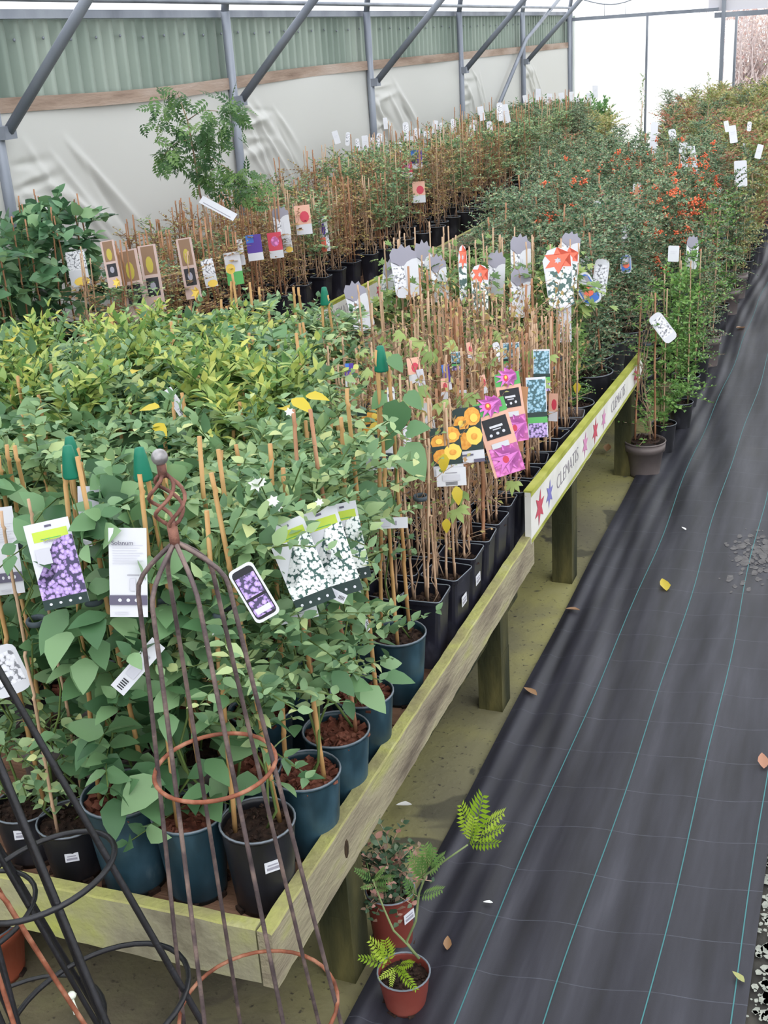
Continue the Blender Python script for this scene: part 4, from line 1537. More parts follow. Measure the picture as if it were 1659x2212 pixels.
CARD = {}
dots = [(disc(-.33 + .22 * i, -.44, .035, .016), 'card_white') for i in range(4)]
swoop = [(-.5, -.16), (-.32, -.24), (-.1, -.12), (.05, .0), (.0, .15), (.08, .27), (.3, .3), (.5, .3), (.5, -.38), (-.5, -.38)]
hdr = [(-.36, .28, .42, .40, 'card_lime'), (-.2, .30, .25, .31, 'card_green'), (-.05, .435, .1, .46, 'card_band')]
CARD['solanum'] = lambda w, h: card(w, h, hdr + [(swoop, 'print_lilac'), (-.5, -.5, .5, -.38, 'card_dark')] + dots + [(-.38, .02, -.05, .2, 'card_greylight')])
CARD['jasmine'] = lambda w, h: card(w, h, hdr + [(swoop, 'print_white'), (-.5, -.5, .5, -.36, 'card_dark')] + dots)
CARD['back'] = lambda w, h: card(w, h, [(-.4, .3 - .028 * i, .4 - .08 * (i % 3), .308 - .028 * i, 'card_greylight') for i in range(8)] + [(-.02, -.03, .3, -.02, 'card_ink'), (.05, -.2, .2, -.06, 'card_greylight'), (-.5, -.36, .5, -.25, 'card_band')] + [(disc(-.22 + .22 * i, -.305, .05, .02), 'card_white') for i in range(3)] + [(-.36, -.46, .0, -.445, 'card_greylight')])
CARD['border'] = lambda w, h: card(w, h, [(rrect(.2, .5, .4) and [(x * .84, z * .9) for x, z in rrect(.2, .5, .4)], 'card_black'), (-.38, -.05, .38, .33, 'print_lilac'), (-.38, -.4, .38, -.1, 'print_lilac'), (-.3, -.36, .3, -.26, 'card_white')], rrect(.2, .5, .4))
CARD['yellow'] = lambda w, h: card(w, h, [(-.5, .1, .5, .5, 'card_dark'), (disc(.2, .33, .3, .17), 'card_orangeyellow'), (disc(-.22, .2, .28, .16), 'card_orangeyellow'), (-.5, -.28, .5, .12, 'card_dark'), (disc(-.18, -.1, .3, .16, 9), 'card_orangeyellow'), (disc(.2, -.02, .3, .17, 9), 'card_yellow'), (disc(.25, .3, .14, .08), 'card_yellow'), (disc(-.22, .22, .12, .06), 'card_yellow'), (disc(.2, -.03, .12, .06), 'card_orangeyellow'), (-.38, -.37, .1, -.34, 'card_band'), (.1, -.5, .5, -.44, 'card_band')])
CARD['pink'] = lambda w, h: card(w, h, [(-.5, -.5, .5, .5, 'card_salmon'), (-.42, -.5, .5, -.12, 'print_pink'), (-.5, .32, .5, .5, 'card_green'), (-.38, .0, .4, .27, 'card_black'), (-.2, .14, .22, .17, 'card_white'), (-.12, .11, .14, .125, 'card_greylight'), (disc(-.22, .05, .05, .02), 'card_white'), (disc(.0, .06, .05, .02), 'card_white'), (disc(.2, .07, .05, .02), 'card_white'), (-.3, -.13, .25, -.06, 'card_white'), (star(0, -.3, .48, 10, .42, .4), 'card_petal'), (disc(0, -.3, .1, .05), 'card_red'), (star(-.05, .43, .45, 10, .34, .4), 'card_petal'), (disc(-.05, .43, .1, .05), 'card_red'), (disc(-.05, .44, .05, .025), 'card_yellow')], [(-.5, .5), (-.5, -.5), (.5, -.5), (.5, .5)])
CARD['brownpassion'] = lambda w, h: card(w, h, [(-.5, -.5, .5, .5, 'card_mauve'), (-.36, .05, .36, .48, 'card_umber'), (disc(0, .2, .2, .13), 'card_olive'), (-.34, -.28, .34, .0, 'card_black'), (disc(0, -.13, .16, .07), 'card_ink'), (star(.1, -.42, .3, 6, .4, .4), 'card_yellow')])
CARD['brownpaper'] = lambda w, h: card(w, h, [(-.5, -.5, .5, .5, 'card_brown')] + [(-.1, .2 - .09 * i, .2, .23 - .09 * i, 'card_black') for i in range(6)])
CARD['blue'] = lambda w, h: card(w, h, [(-.46, -.08, .46, .46, 'print_blue'), (-.5, -.16, .5, -.08, 'card_dark'), (-.5, -.26, .5, -.16, 'card_green'), (-.46, -.5, .46, -.26, 'print_lilac')])
CARD['greytop'] = lambda w, h: card(w, h, [([(-.5, .2), (-.3, .16), (-.1, .06), (.1, .16), (.32, .2), (.5, .2), (.5, .32), (.35, .36), (.3, .46), (.1, .42), (0, .5), (-.15, .42), (-.35, .45), (-.5, .34)], 'card_grey'), (-.48, -.3, -.05, .1, 'print_greywhite'), (.08, -.32, .11, .0, 'card_greylight'), (-.02, -.3, .0, .02, 'card_greylight')], [(-.5, -.4), (-.42, -.47), (-.2, -.5), (.2, -.5), (.42, -.47), (.5, -.4), (.5, .32), (.35, .36), (.3, .46), (.1, .42), (0, .5), (-.15, .42), (-.35, .45), (-.5, .34)])
CARD['orangetop'] = lambda w, h: card(w, h, [(-.42, -.46, .42, .12, 'print_white_small'), (star(-.0, .28, .5, 6, .44, .5, .5), 'card_orange'), (star(.0, .28, .12, 6, .44, .5, .5), 'card_greylight')], [(-.42, -.44), (-.2, -.5), (.2, -.5), (.42, -.44), (.46, .1), (.5, .3), (.3, .46), (0, .5), (-.3, .46), (-.5, .3), (-.46, .1)])
CARD['grey'] = lambda w, h: card(w, h, [(-.5, -.5, .5, .5, 'card_greylight'), (-.05, -.3, -.02, .4, 'card_grey'), (-.45, -.42, -.1, .0, 'print_greywhite')])
CARD['bluerim'] = lambda w, h: card(w, h, [([(x * .84, z * .88) for x, z in rrect(.3, .5, .6)], 'card_blue'), ([(-.36, -.15), (.36, -.15), (.36, .36), (-.1, .4), (-.36, .3)], 'card_grey'), (disc(.02, -.08, .28, .16), 'card_orange'), (-.28, .1, .16, .34, 'card_greylight')], rrect(.3, .5, .6))
CARD['white'] = lambda w, h: card(w, h, [(-.3, .1, .3, .13, 'card_greylight'), (-.3, .0, .2, .02, 'card_greylight')], rrect(.12, .5, .4))
CARD['whiteprint'] = lambda w, h: card(w, h, [(-.4, -.3, .4, .35, 'print_greywhite')], rrect(.3, .5, .5))
CARD['redwhite'] = lambda w, h: card(w, h, [(-.5, -.2, .5, .5, 'card_red'), (disc(0, .15, .3, .2), 'print_pink')])
CARD['pinkwhite'] = lambda w, h: card(w, h, [(-.5, -.15, .5, .5, 'card_salmon'), (disc(.1, .1, .3, .2), 'card_red')])
CARD['purple'] = lambda w, h: card(w, h, [(-.5, -.2, .5, .5, 'card_purple'), (-.5, .2, .0, .5, 'card_blue')])
CARD['blueorange'] = lambda w, h: card(w, h, [(-.5, -.5, .5, .5, 'print_greywhite'), (disc(0, .12, .22, .18), 'card_purple'), (-.5, -.5, .1, -.1, 'card_orange')])
CARD['yellowdot'] = lambda w, h: card(w, h, [(-.5, -.1, .5, .5, 'print_greywhite'), (-.5, -.25, .5, -.05, 'card_white'), (disc(.1, -.38, .42, .13), 'card_yellow')])
CARD['strip'] = lambda w, h: card(w, h, [(-.2, -.45 + .04 * i, .2, -.43 + .04 * i, 'card_black') for i in range(5)] + [(-.3, -.2, .3, .1, 'card_greylight'), (-.2, .2, .2, .24, 'card_ink')])
CARD['green'] = lambda w, h: card(w, h, [(-.5, -.5, .5, -.1, 'card_green'), (disc(-.2, .0, .3, .16), 'card_yellow')])
CACHE = {}


def label_at(style, px, py, y, hpx, wr=.5, roll=0.0, yawj=0.0, pitchj=0.0, parent=None, hang=True):
    """a printed label hanging on the nearest plant; centre on the sight line at real distance y"""
    p = at(px, py, y)
    h = hpx * dep(p) / FPX
    key = (style, round(h / .01), round(wr, 2))
    if key not in CACHE:
        CACHE[key] = CARD[style](h * wr, h)
    if parent is None:
        parent = min(PLANTS, key=lambda q: (q[0] - p[0]) ** 2 + (q[1] - p[1] - .03) ** 2)[2]
    pl = np.array(parent.location)
    # local -y of the card looks back towards the visitor, tipped up a little
    f = unit(np.array([-FWD[0], -FWD[1], .25]))
    yax = -f
    x = unit(np.cross(yax, [0, 0, 1.0]))
    z = np.cross(x, yax)
    R = Matrix((x, yax, z)).transposed()
    R = R @ Matrix.Rotation(yawj, 3, 'Z') @ Matrix.Rotation(math.radians(roll), 3, 'Y') @ Matrix.Rotation(pitchj, 3, 'X')
    o = link('plant_label', CACHE[key], parent, p - pl, R)
    return o


# roll > 0 leans the top of the card to the right
L_ = label_at
c_ = L_('solanum', 122, 1218, 1.50, 190, .52, -9, parent=f1)
link('lettering', text_mesh('Solanum', .009, 'card_ink'), c_, (.004, -.0032, .043), (PI / 2, 0, 0))
c_ = L_('back', 277, 1237, 1.52, 195, .42, 4, parent=f2)
link('lettering', text_mesh('Solanum', .011, 'card_band'), c_, (-.008, -.0062, .052), (PI / 2, 0, 0))
L_('border', 549, 1280, 1.56, 130, .46, -26, parent=f3)
L_('jasmine', 648, 1218, 1.70, 195, .46, -18, parent=f4)
L_('jasmine', 712, 1195, 1.78, 195, .46, -14, parent=f4)
L_('jasmine', 752, 1170, 1.95, 170, .4, -8, parent=f5)
L_('strip', 298, 1440, 1.50, 140, .26, 45, parent=f2)
L_('strip', 835, 1130, 2.34, 92, .26, 92, parent=f7)
L_('strip', 640, 1330, 1.72, 95, .26, 80, parent=f4)
L_('strip', 715, 1280, 1.76, 70, .3, -60, parent=f4)
L_('strip', 785, 1320, 2.08, 95, .14, -15, .9, parent=f6)
L_('back', 12, 1190, 1.66, 190, .3, -3, parent=b3)
L_('whiteprint', 10, 1450, 1.57, 110, .8, -20, parent=b1)
L_('grey', 195, 1115, 1.72, 130, .4, 4, parent=b4)
L_('white', 232, 1070, 1.8, 60, .35, 10, parent=b4)
L_('strip', 380, 870, 2.3, 70, .3, -30)
L_('white', 240, 1075, 1.75, 50, .4, 20)
for (st, px, py, y, h, wr, ro) in [
    ('yellow', 965, 975, 2.72, 105, .62, -3), ('yellow', 1012, 940, 2.85, 120, .5, -3), ('yellow', 802, 925, 2.6, 80, .6, -8), ('strip', 975, 1030, 2.7, 40, 1.6, 0),
    ('pink', 1078, 945, 2.98, 165, .42, -14), ('pink', 1105, 880, 3.15, 150, .36, -6), ('brownpaper', 1124, 905, 3.2, 140, .16, 8), ('blue', 1160, 880, 3.3, 130, .33, 0), ('blue', 1170, 800, 3.6, 90, .4, 2),
    ('blue', 1105, 770, 3.6, 60, .6, 0), ('pinkwhite', 895, 800, 3.1, 55, .5, -5), ('purple', 965, 815, 3.2, 55, .3, -5), ('blue', 985, 780, 3.4, 40, .5, 0), ('white', 925, 900, 2.9, 60, .4, -5), ('strip', 820, 990, 2.5, 50, 1.2, 0), ('purple', 755, 810, 2.9, 50, .4, 0)]:
    L_(st, px, py, y, h, wr, ro)
for (st, px, py, y, h, wr, ro) in [
    ('greytop', 876, 585, 4.36, 115, .5, -6), ('greytop', 920, 575, 4.6, 115, .32, -6), ('greytop', 948, 600, 4.42, 105, .35, -3), ('orangetop', 1000, 590, 4.4, 120, .16, 2), ('orangetop', 1037, 622, 4.35, 100, .4, 2),
    ('greytop', 1072, 590, 4.5, 100, .38, 5), ('greytop', 1125, 560, 4.6, 110, .4, 2), ('greytop', 1124, 630, 4.38, 110, .4, 6), ('orangetop', 1208, 600, 4.36, 130, .5, -3), ('orangetop', 1228, 580, 4.5, 90, .5, 4), ('greytop', 1232, 540, 4.66, 80, .5, 8), ('grey', 1218, 700, 4.34, 78, .42, 2), ('bluerim', 1268, 625, 4.75, 72, .58, -28), ('whiteprint', 1297, 600, 4.9, 80, .4, 10), ('whiteprint', 1275, 590, 5.0, 75, .4, -25),
    ('greytop', 775, 660, 4.2, 110, .42, -12), ('greytop', 838, 610, 4.5, 100, .25, 8)]:
    L_(st, px, py, y, h, wr, ro)
for (st, px, py, y, h, wr, ro) in [
    ('whiteprint', 1432, 708, 5.05, 70, .45, -35), ('white', 1455, 548, 5.9, 34, .7, 5), ('greytop', 1495, 545, 6.2, 75, .35, 8), ('white', 1488, 348, 8.2, 62, .55, -6), ('white', 1475, 340, 8.3, 62, .3, 4), ('white', 1600, 375, 8.8, 55, .5, 0), ('whiteprint', 1295, 455, 6.0, 50, .3, -15), ('whiteprint', 1375, 425, 7.0, 60, .3, 5), ('bluerim', 1352, 570, 5.6, 40, .6, 0), ('whiteprint', 1350, 510, 5.8, 45, .4, 5), ('pinkwhite', 1303, 425, 6.4, 28, .7, 0), ('white', 1412, 300, 9.0, 70, .22, 6)]:
    L_(st, px, py, y, h, wr, ro)
for (st, px, py, y, h, wr, ro) in [
    ('yellowdot', 168, 580, 4.95, 75, .55, -6), ('brownpassion', 287, 615, 5.3, 150, .3, -6), ('brownpassion', 328, 600, 5.5, 140, .28, -5), ('brownpassion', 408, 580, 5.75, 130, .26, -6), ('brownpassion', 240, 570, 5.4, 100, .3, -6), ('yellowdot', 452, 590, 5.9, 60, .45, -8), ('green', 505, 580, 6.1, 70, .5, -5), ('white', 520, 545, 6.2, 55, .25, -5),
    ('purple', 550, 535, 6.35, 55, .6, -4), ('redwhite', 595, 530, 6.5, 55, .55, -4), ('greytop', 608, 480, 6.6, 70, .5, -4), ('yellowdot', 620, 520, 6.55, 50, .4, -4), ('pinkwhite', 655, 475, 6.8, 62, .55, -3), ('blueorange', 700, 505, 6.9, 75, .25, -4), ('purple', 900, 345, 9.2, 40, .6, 0), ('pinkwhite', 905, 415, 8.6, 45, .6, 0), ('redwhite', 880, 365, 9.0, 36, .6, 0)]:
    if y < 7:
        pz = at(px, py, y)
        y = y * (-3.16 if px > 200 else -3.62) / pz[0]      # the card hangs at the front of the wall bench
    L_(st, px, py, y, h, wr, ro)
q = np.random.default_rng(8)
for i in range(22):
    px = 735 + i * 17
    L_('whiteprint' if i % 3 else 'white', px + q.normal(0, 5), 318 - i * 2.6 + q.normal(0, 16), 9.6 + i * .12, q.uniform(22, 40), q.uniform(.3, .5), q.normal(0, 6))
for i in range(9):
    L_('white', 1140 + i * 18 + q.normal(0, 6), 215 + q.normal(0, 8), 15.2 + .1 * i, q.uniform(18, 28), .45, q.normal(0, 6))
for i in range(14):
    L_(['white', 'whiteprint', 'white'][i % 3], q.uniform(1390, 1640), q.uniform(260, 480), q.uniform(8, 11), q.uniform(20, 40), .45, q.normal(0, 8))

# label strip tied on the sapling
p0, p1 = at(434, 430, 5.8), at(508, 470, 5.72)
o = link('plant_label', card(float(np.linalg.norm(p1 - p0)), .045, [(-.4, -.3, .4, -.2, 'card_ink')]), tree, (p0 + p1) / 2 - tq)
xx = unit(p1 - p0)
yx = unit(FWD - xx * (FWD @ xx))
o.rotation_euler = Matrix((xx, yx, np.cross(xx, yx))).transposed().to_euler()

# pale hand-shaped leaves and little cards caught among the clematis canes
PLM = [mesh('leaf', *T_palm(), 'leaf_passion', np.full(len(T_palm()[0]), k_)) for k_ in (.6, .85, 1.0)]
q = np.random.default_rng(21)
for i, (px, py, y) in enumerate([(1062, 780, 3.3), (1090, 800, 3.4), (905, 735, 3.4), (935, 760, 3.3), (1165, 830, 3.5), (1035, 765, 3.5), (830, 760, 3.1), (870, 720, 3.4), (985, 745, 3.5), (1140, 760, 3.7), (1185, 770, 3.8), (800, 800, 2.9), (1010, 850, 3.0), (950, 870, 2.9), (1080, 720, 3.7), (1000, 1060, 2.75), (985, 1100, 2.7), (1110, 1040, 3.0), (900, 840, 2.9), (780, 760, 3.2)]):
    p = at(px, py, y)
    root = min(PLANTS, key=lambda r_: (r_[0] - p[0]) ** 2 + (r_[1] - p[1]) ** 2)[2]
    add_leaf(root, PLM, p - np.array(root.location), (q.normal(0, .6), -.5, -.5 + q.normal(0, .3)), (q.normal(0, .3), -.6, .8), q.uniform(.04, .065), i)
for (px, py, y, h) in [(920, 890, 2.95, 60), (1000, 870, 3.0, 55), (880, 950, 2.75, 60), (845, 860, 2.8, 50), (960, 840, 3.1, 45), (1045, 830, 3.2, 40), (1075, 760, 3.5, 40), (1015, 760, 3.5, 40), (910, 820, 3.0, 45), (1195, 880, 3.7, 60)]:
    L_(['grey', 'whiteprint', 'pinkwhite'][int(q.integers(3))], px, py, y, h, .34, q.normal(-4, 6), q.normal(0, .5))

# white star flowers on the jasmine
FL = []
for i in range(1):
    P, A, U, S = [], [], [], []
    for k in range(6):
        a = k * PI / 3
        P.append((0, 0, 0))
        A.append((math.cos(a), math.sin(a), .15))
        U.append((0, 0, 1))
        S.append(1)
    v, t, rn = scatter(T_simple(.3, .03, .1), np.array(P, float), np.array(A), np.array(U, float), np.array(S), q)
    FL.append(mesh('flower', v, t, 'leaf_flower', rn))
for (px, py, y, s) in ((553, 1046, 1.62, .018), (590, 1082, 1.64, .014), (566, 1040, 1.63, .01), (625, 890, 1.9, .012), (465, 1365, 1.54, .010), (540, 1470, 1.57, .008), (600, 1095, 1.66, .012), (690, 1085, 1.7, .01)):
    root = min((f3, f4, f2), key=lambda r_: abs(r_.location.x - at(px, py, y)[0]))
    link('flower', FL[0], root, at(px, py, y) - np.array(root.location), (.9, .2, .3), s * .8)
# yellowed leaves
YL = mesh('leaf', *T_leaf(.3, .05, .3), 'leaf_yellowed', np.full(18, .5))
for (px, py, y, s, ax) in ((630, 862, 2.2, .06, (1, -.3, -.2)), (610, 880, 2.2, .05, (.3, -.4, .2)), (660, 855, 2.25, .055, (1, 0, .1)), (345, 880, 2.1, .05, (-1, -.2, .1)), (335, 915, 2.1, .05, (.8, -.5, -.2)), (20, 735, 2.4, .06, (.5, -.5, .3)), (120, 840, 2.3, .06, (1, -.5, .2)), (300, 800, 2.3, .05, (.2, -.7, .3)), (960, 980, 2.66, .05, (0, -.5, -1)), (985, 1050, 2.66, .05, (.3, -.4, -1)), (965, 1120, 2.6, .04, (0, -.3, -1)), (1247, 825, 4.3, .05, (0, -.2, -1))):
    p = at(px, py, y)
    root = min(PLANTS, key=lambda r_: (r_[0] - p[0]) ** 2 + (r_[1] - p[1]) ** 2)[2]
    yv = unit(np.array(ax, float))
    xv = unit(np.cross(yv, [.1, -.3, 1]))
    link('leaf', YL, root, p - np.array(root.location), Matrix((xv, yv, np.cross(xv, yv))).transposed(), s)

# ------------------------------------------------------------------ mimosa in the red pot on the path
mp_ = np.array([-.765, 1.765, .004])
mim = thing('potted_mimosa', 'leaning mimosa with lime-green ferny leaves in a small red pot on the path', 'plant', mp_)
link('pot', pot_round(.0555, .088, 'pot_red', .78, False, 28), mim)
stuff(link('soil', SOIL['soil'], mim, (0, 0, .07), None, .76))
ms = [[(905, 2070), (880, 2040), (850, 2010), (830, 1965), (805, 1900)], [(895, 2060), (878, 2035), (898, 1990), (905, 1930), (920, 1890), (960, 1860), (1010, 1825)]]
bm = MB()
for l in ms:
    pts = [at(px, py, 1.76 - .01 * k) for k, (px, py) in enumerate(l)]
    bm.tube(np.array(pts) - mp_, np.linspace(.0032, .0016, len(pts)), 6)
link('stem', bm.mesh('stem', 'stem_mimosa'), mim)


def frond(n=8):
    v, t = [], []
    s = T_simple(.2, .03, .05)
    for k in range(n):
        qk = .15 + .8 * k / (n - 1)
        Lk = .25 * (1 - .35 * abs(2 * k / (n - 1) - .8))
        for sg in (-1, 1):
            a = sg * (1.15 - .5 * k / n)
            R = np.array([[math.cos(a), math.sin(a), 0], [-math.sin(a), math.cos(a), 0], [0, 0, 1]])
            o = len(v)
            v += [tuple(x) for x in (s[0] * Lk) @ R.T + [0, qk, .06 * qk]]
            t += [tuple(x + o) for x in s[1]]
    b = MB().add(v, t)
    b.tube([(0, 0, 0), (0, .5, .03), (0, .95, .05)], .008, 4)
    return np.concatenate(b.v), np.concatenate(b.t)


fv, ft = frond()
FR = [mesh('frond', fv, ft, 'leaf_mimosa', np.full(len(fv), k)) for k in (.2, .6, .95)]
FRD = [mesh('frond', fv, ft, 'leaf_mimosa_dark', np.full(len(fv), k)) for k in (.3, .8)]
for i, (px, py, qx, qy, s, dk) in enumerate([(1025, 1800, 1048, 1712, 1, 0), (1015, 1805, 992, 1735, 1, 0), (1035, 1795, 1094, 1758, 1, 0), (1015, 1822, 1080, 1826, 1, 0), (1030, 1812, 1092, 1792, 1, 0), (1018, 1822, 1025, 1760, 1, 0), (1012, 1822, 1040, 1775, 1, 0),
                                           (925, 1880, 915, 1820, 1, 1), (930, 1880, 940, 1825, 1, 1), (915, 1900, 880, 1845, 1, 1), (915, 1900, 905, 1850, 1, 1), (908, 1935, 960, 1925, 1, 1), (900, 1945, 870, 1900, 1, 1), (925, 1885, 965, 1850, 1, 1),
                                           (805, 1900, 765, 1880, 1, 1), (805, 1900, 835, 1880, 1, 1), (808, 1905, 853, 1900, 1, 1), (810, 1912, 780, 1920, 1, 1), (812, 1915, 840, 1925, 1, 1), (800, 1895, 790, 1870, 1, 1),
                                           (845, 2080, 795, 2030, 1, 0), (840, 2085, 775, 2070, 1, 0), (840, 2080, 830, 2025, 1, 0), (850, 2090, 845, 2130, 1, 0), (860, 2095, 900, 2140, 1, 0), (860, 2085, 895, 2085, 1, 0), (855, 2090, 820, 2115, 1, 0), (850, 2085, 880, 2110, 1, 0), (835, 2075, 800, 2060, 1, 0)]):
    p, q_ = at(px, py, 1.73), at(qx, qy, 1.70)
    d = q_ - p
    s = float(np.linalg.norm(d))
    yv = unit(d)
    xv = unit(np.cross(yv, unit(-FWD * .6 + np.array([0, 0, .8]))))
    link('frond', (FRD if dk else FR)[i % (2 if dk else 3)], mim, p - mp_, Matrix((xv, yv, np.cross(xv, yv))).transposed(), s)

# dark plant in the tall red pot under the bench edge
rp = np.array([-.858, 1.935, .0])
rpot = thing('potted_evergreen', 'dark bushy plant in a brick-red pot tucked behind the bench leg', 'plant', rp)
link('pot', pot_round(.055, .15, 'pot_red', .8), rpot)
stuff(link('soil', SOIL['soil'], rpot, (0, 0, .135), None, .74))
v, t, rn, lines = shoots(900, 60, .0, .12, .02, (.04, .1), (-.1, 1.2), .016, (.014, .026), T_leaf(.36, .06, .2))
stuff(link('foliage', mesh('evergreen_foliage', v, t, 'leaf_pinkdark', rn), rpot, (0, 0, .135)))
link('stem', stem_mesh('stem', lines, 'stem_brown', .0012), rpot, (0, 0, .135))
sticker(rpot, -.35, .1, .0535, 1.0)
# orange pot under the front board at the left
op = np.array([-1.70, 1.57, 0])
opot = thing('terracotta_pot', 'orange plastic pot on the floor beneath the front board', 'pot', op)
link('pot', pot_round(.1, .16, 'pot_terracotta', .75, True), opot)
stuff(link('soil', SOIL['soil'], opot, (0, 0, .14), None, 1.3))

# ------------------------------------------------------------------ obelisks


def obelisk(name, label, base, apex, legs, rtop, rings, rbot, m, mring, lr, finial=False, shoulder=.07, twist=0.0):
    base, apex = np.array(base, float), np.array(apex, float)
    ax = apex - base
    Hh = float(np.linalg.norm(ax))
    root = thing(name, label, 'obelisk', base)
    z = unit(ax)
    x = unit(np.cross([0, 1.0, 0], z))
    y = np.cross(z, x)
    R = np.stack([x, y, z], 1)

    def rad(h):
        u = (Hh - h)
        return rtop + (rbot - rtop) * ((u - shoulder) / (Hh - shoulder)) if u > shoulder else rtop * math.sin(PI / 2 * max(0., u / shoulder)) + .002
    hs = list(np.linspace(0, Hh - shoulder, 8)) + [Hh - shoulder * q_ for q_ in (.8, .6, .4, .2, .05, 0)]
    for k in range(legs):
        a0 = 2 * PI * k / legs + .35
        pts = []
        for h in hs:
            r_ = rad(h)
            a = a0 + twist * h
            pts.append(R @ np.array([r_ * math.cos(a), r_ * math.sin(a), h]))
        link('leg', MB().tube(pts, lr, 7).mesh('leg', m), root)
    for h in rings:
        r_ = rad(h) + lr
        link('ring', MB().tube([R @ np.array([r_ * math.cos(a), r_ * math.sin(a), h]) for a in np.arange(36) * PI / 18], lr * .95, 7, 0, True).mesh('ring', mring), root)
    if finial:
        c = Hh
        fr = link('finial', MB().tube([R @ np.array([0, 0, c - .004]), R @ np.array([0, 0, c + .03])], .0075, 8).mesh('finial_neck', 'rust'), root)
        for k in range(4):
            pts = []
            for j in range(13):
                u = j / 12
                a = k * PI / 2 + u * 3.6
                pts.append(R @ np.array([(.0045 + .021 * math.sin(PI * u) ** .8) * math.cos(a), (.0045 + .021 * math.sin(PI * u) ** .8) * math.sin(a), c + .026 + .076 * u]))
            link('twisted_bar', MB().tube(pts, .0029, 6).mesh('twisted_bar', 'rust'), fr)
        link('stub', MB().tube([R @ np.array([0, 0, c + .098]), R @ np.array([0, 0, c + .118])], .0065, 8).mesh('stub', 'rust'), fr)
        bl = MB().lathe([(.0118 * math.sin(q_), c + .127 - .0118 * math.cos(q_)) for q_ in np.linspace(0, PI, 10)], 16)
        bl.v = [v_ @ R.T for v_ in bl.v]
        link('ball', bl.mesh('ball', 'polished_ball'), fr)
    return root


oa = at(378, 1172, 1.285)
ob_r = at(465, 1655, 1.285)
dirv = (ob_r - oa) / (oa[2] - ob_r[2])
base = oa + dirv * oa[2]
ln = float(np.linalg.norm(oa - base))
hr = float(np.linalg.norm(ob_r - base))
rust_ob = obelisk('garden_obelisk', 'rusty wire obelisk with twisted finial and silver ball before the bench', base, oa, 6, .064, [hr, hr - .47], .165, 'rust_steel', 'copper_rust', .0036, True, .075)
ba = at(-150, 1290, 1.17)
bb_ = at(95, 1890, 1.17)
dirv = (bb_ - ba) / (ba[2] - bb_[2])
bs = ba + dirv * ba[2]
hb = float(np.linalg.norm(bb_ - bs))
obelisk('garden_obelisk', 'black iron obelisk at the bottom left corner, with a white twist tie', bs, ba, 6, .05, [hb, hb - .26, hb - .5], .22, 'black_iron', 'black_iron', .0052, False, .09)
ba2 = ba + [-.14, -.06, .0]
bs2 = bs + [-.20, -.02, 0]
obelisk('garden_obelisk', 'second black obelisk overlapping the first at the left frame edge', bs2, ba2, 6, .05, [hb - .1, hb - .36], .2, 'black_iron', 'black_iron', .0045, False, .09)
c0, c1 = at(-60, 1900, 1.08), at(75, 2260, 1.08)
dv = (c1 - c0) / (c0[2] - c1[2])
obelisk('garden_obelisk', 'copper-brown rusty obelisk cut off by the bottom left corner', c0 + dv * c0[2], c0, 5, .04, [c0[2] - .42], .2, 'copper_rust', 'copper_rust', .0038, False, .06)
tw = at(155, 2150, 1.15)
tt_ = thing('twist_tie', 'white twist tie knotted on the black obelisk ring', 'tie', tw)
link('knot', MB().lathe([(0, -.006), (.006, -.004), (.008, 0), (.005, .005), (0, .006)], 8).mesh('knot', 'tie_white'), tt_)
link('tail', MB().tube([(0, 0, 0), (.006, -.004, -.014), (.012, -.006, -.028)], .0018, 5).mesh('tail', 'tie_white'), tt_)
link('tail', MB().tube([(0, 0, 0), (.003, -.006, -.016), (.006, -.009, -.03)], .0018, 5).mesh('tail', 'tie_white'), tt_)

# ------------------------------------------------------------------ fallen leaves on the path and floor
FALL = [('yellow fallen leaf lying in the middle of the path', 1440, 1276, .05, 'leaf_yellowed', .4), ('pale dry leaf on the path beside the second bench leg', 1160, 1502, .035, 'leaf_dry', 1.2), ('curled brown leaf at the path edge near the bench', 1253, 1318, .035, 'leaf_dry', 2.), ('red-brown leaf at the right frame edge on the path', 1650, 1660, .04, 'leaf_autumn', .2), ('brown leaf on the far stretch of path', 1608, 708, .06, 'leaf_autumn', 2.6), ('greenish curled leaf by the red mimosa pot', 966, 2052, .025, 'leaf_dry', .3), ('small white petal on the upper path', 1482, 1145, .018, 'leaf_flower', .9), ('dry leaf on the concrete under the sign', 1310, 975, .05, 'leaf_dry', .1), ('tan leaf at the right edge of the mat', 1608, 2122, .022, 'leaf_gold', 1.0), ('white variegated leaf pair on the concrete under the rail', 890, 1738, .03, 'leaf_flower', 2.2), ('pale curled leaf on the mat near the mimosa', 1065, 1950, .016, 'leaf_flower', 2.)]
for (lb, px, py, s, m, a) in FALL:
    d = RIGHT * (px - W / 2) + DOWN * (py - H / 2) + FWD * FPX
    p = np.array([0, 0, CAMZ]) + d * ((.022 - CAMZ) / d[2])
    tv, tt2 = T_leaf(.26, .12, -.1)
    o = link('fallen_leaf', mesh('fallen_leaf', tv, tt2, m, np.full(len(tv), .5)), None, p, (.1, .1, a), s)
    tag(o, lb, 'leaf')
    o.scale = (s * 1.5,) * 3
q = np.random.default_rng(31)
bl = MB()
for i in range(620):
    x, y = q.normal(-.035, .03), q.uniform(1.5, 2.75)
    n = 6
    r_ = abs(q.normal(0, .006)) + .002
    bl.poly([(x + r_ * q.uniform(.5, 1.2) * math.cos(k * PI / 3), y + r_ * q.uniform(.5, 1.4) * math.sin(k * PI / 3), .0125) for k in range(n)])
o = link('lichen_crust', bl.mesh('lichen_crust', 'lichen'))
tag(o, 'pale lichen crust along the right edge of the path', 'lichen', None, 'stuff')

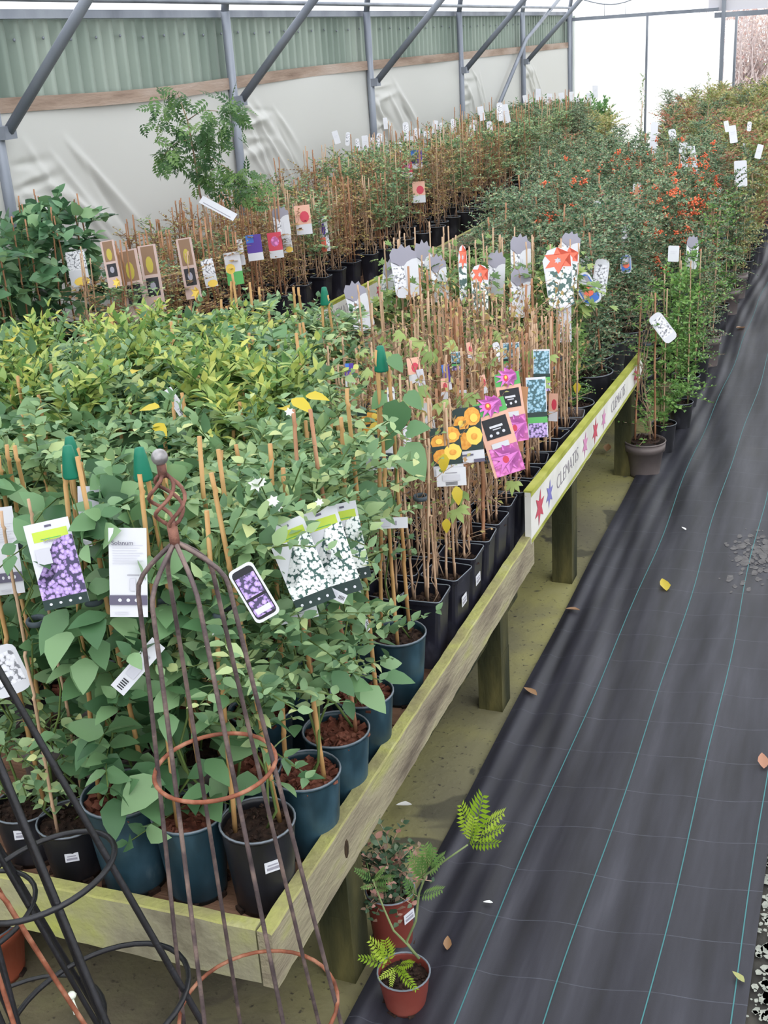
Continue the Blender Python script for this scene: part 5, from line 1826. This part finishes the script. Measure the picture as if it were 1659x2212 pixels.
bl = MB()
for i in range(150):
    x, y = q.normal(-.27, .045), q.normal(4.28, .11)
    r_ = abs(q.normal(0, .008)) + .003
    zz_ = float(matz(np.array(x), np.array(y))) + .0012
    bl.poly([(x + r_ * q.uniform(.5, 1.2) * math.cos(k * PI / 3), y + 1.6 * r_ * q.uniform(.5, 1.4) * math.sin(k * PI / 3), zz_) for k in range(6)])
mat('dry_mud', [(84, 82, 84), (108, 106, 106)], 60, .9)
o = link('dried_mud', bl.mesh('dried_mud', 'dry_mud'))
tag(o, 'pale splash of dried mud on the black mat', 'mud', None, 'stuff')

# ------------------------------------------------------------------ outside, beyond the doorway
for i, (x, y, h, lb) in enumerate([(-2.2, 24, 2.6, 'bare pinkish shrub outside the doorway, nearest'), (-2.0, 28, 3.4, 'bare white-stemmed tree outside the doorway'), (-3.2, 32, 3.6, 'tan hedge tree far outside the doorway')]):
    root = thing('bare_tree', lb, 'tree', (x, y, -.03))
    r = np.random.default_rng(60 + i)
    bt = MB()
    for k in range(90):
        a = r.uniform(0, 6.28)
        e = r.uniform(.6, 1.5)
        p0 = np.array([r.normal(0, .25), r.normal(0, .25), r.uniform(.05, h * .4)])
        d = np.array([math.cos(a) * math.cos(e), math.sin(a) * math.cos(e), math.sin(e)])
        L = r.uniform(.4, .65) * h
        bt.tube([p0, p0 + d * L * .5 + r.normal(0, .06, 3), p0 + d * L], [.02, .013, .005], 4)
    link('branches', bt.mesh('branches', 'twig_bark' if 'twig_bark' in MM else 'stem_brown'), root)
    v, t, rn, lines = shoots(70 + i, 160, .2, h * .85, .35, (.3, .8), (.2, 1.3), .09, (.05, .1), TS)
    stuff(link('foliage', mesh('tree_foliage', v, t, 'twig_outside', rn), root))

# cable looped under the eave at the far end
cb = MB().tube([(XW + .3 + 1.05 * k / 10, YE - .3, 2.36 - .14 * math.sin(PI * k / 10) + .1 * (k / 10)) for k in range(11)], .008, 5)
for k in (3, 6):
    cb.tube([(XW + .3 + 1.05 * k / 10, YE - .3, 2.36 - .14 * math.sin(PI * k / 10) + .05), (XW + .3 + 1.05 * k / 10, YE - .3, 2.12)], .003, 4)
o = link('hanging_cable', cb.mesh('hanging_cable', 'steel_tube'))
tag(o, 'slack cable looped high across the far white panels', 'cable')
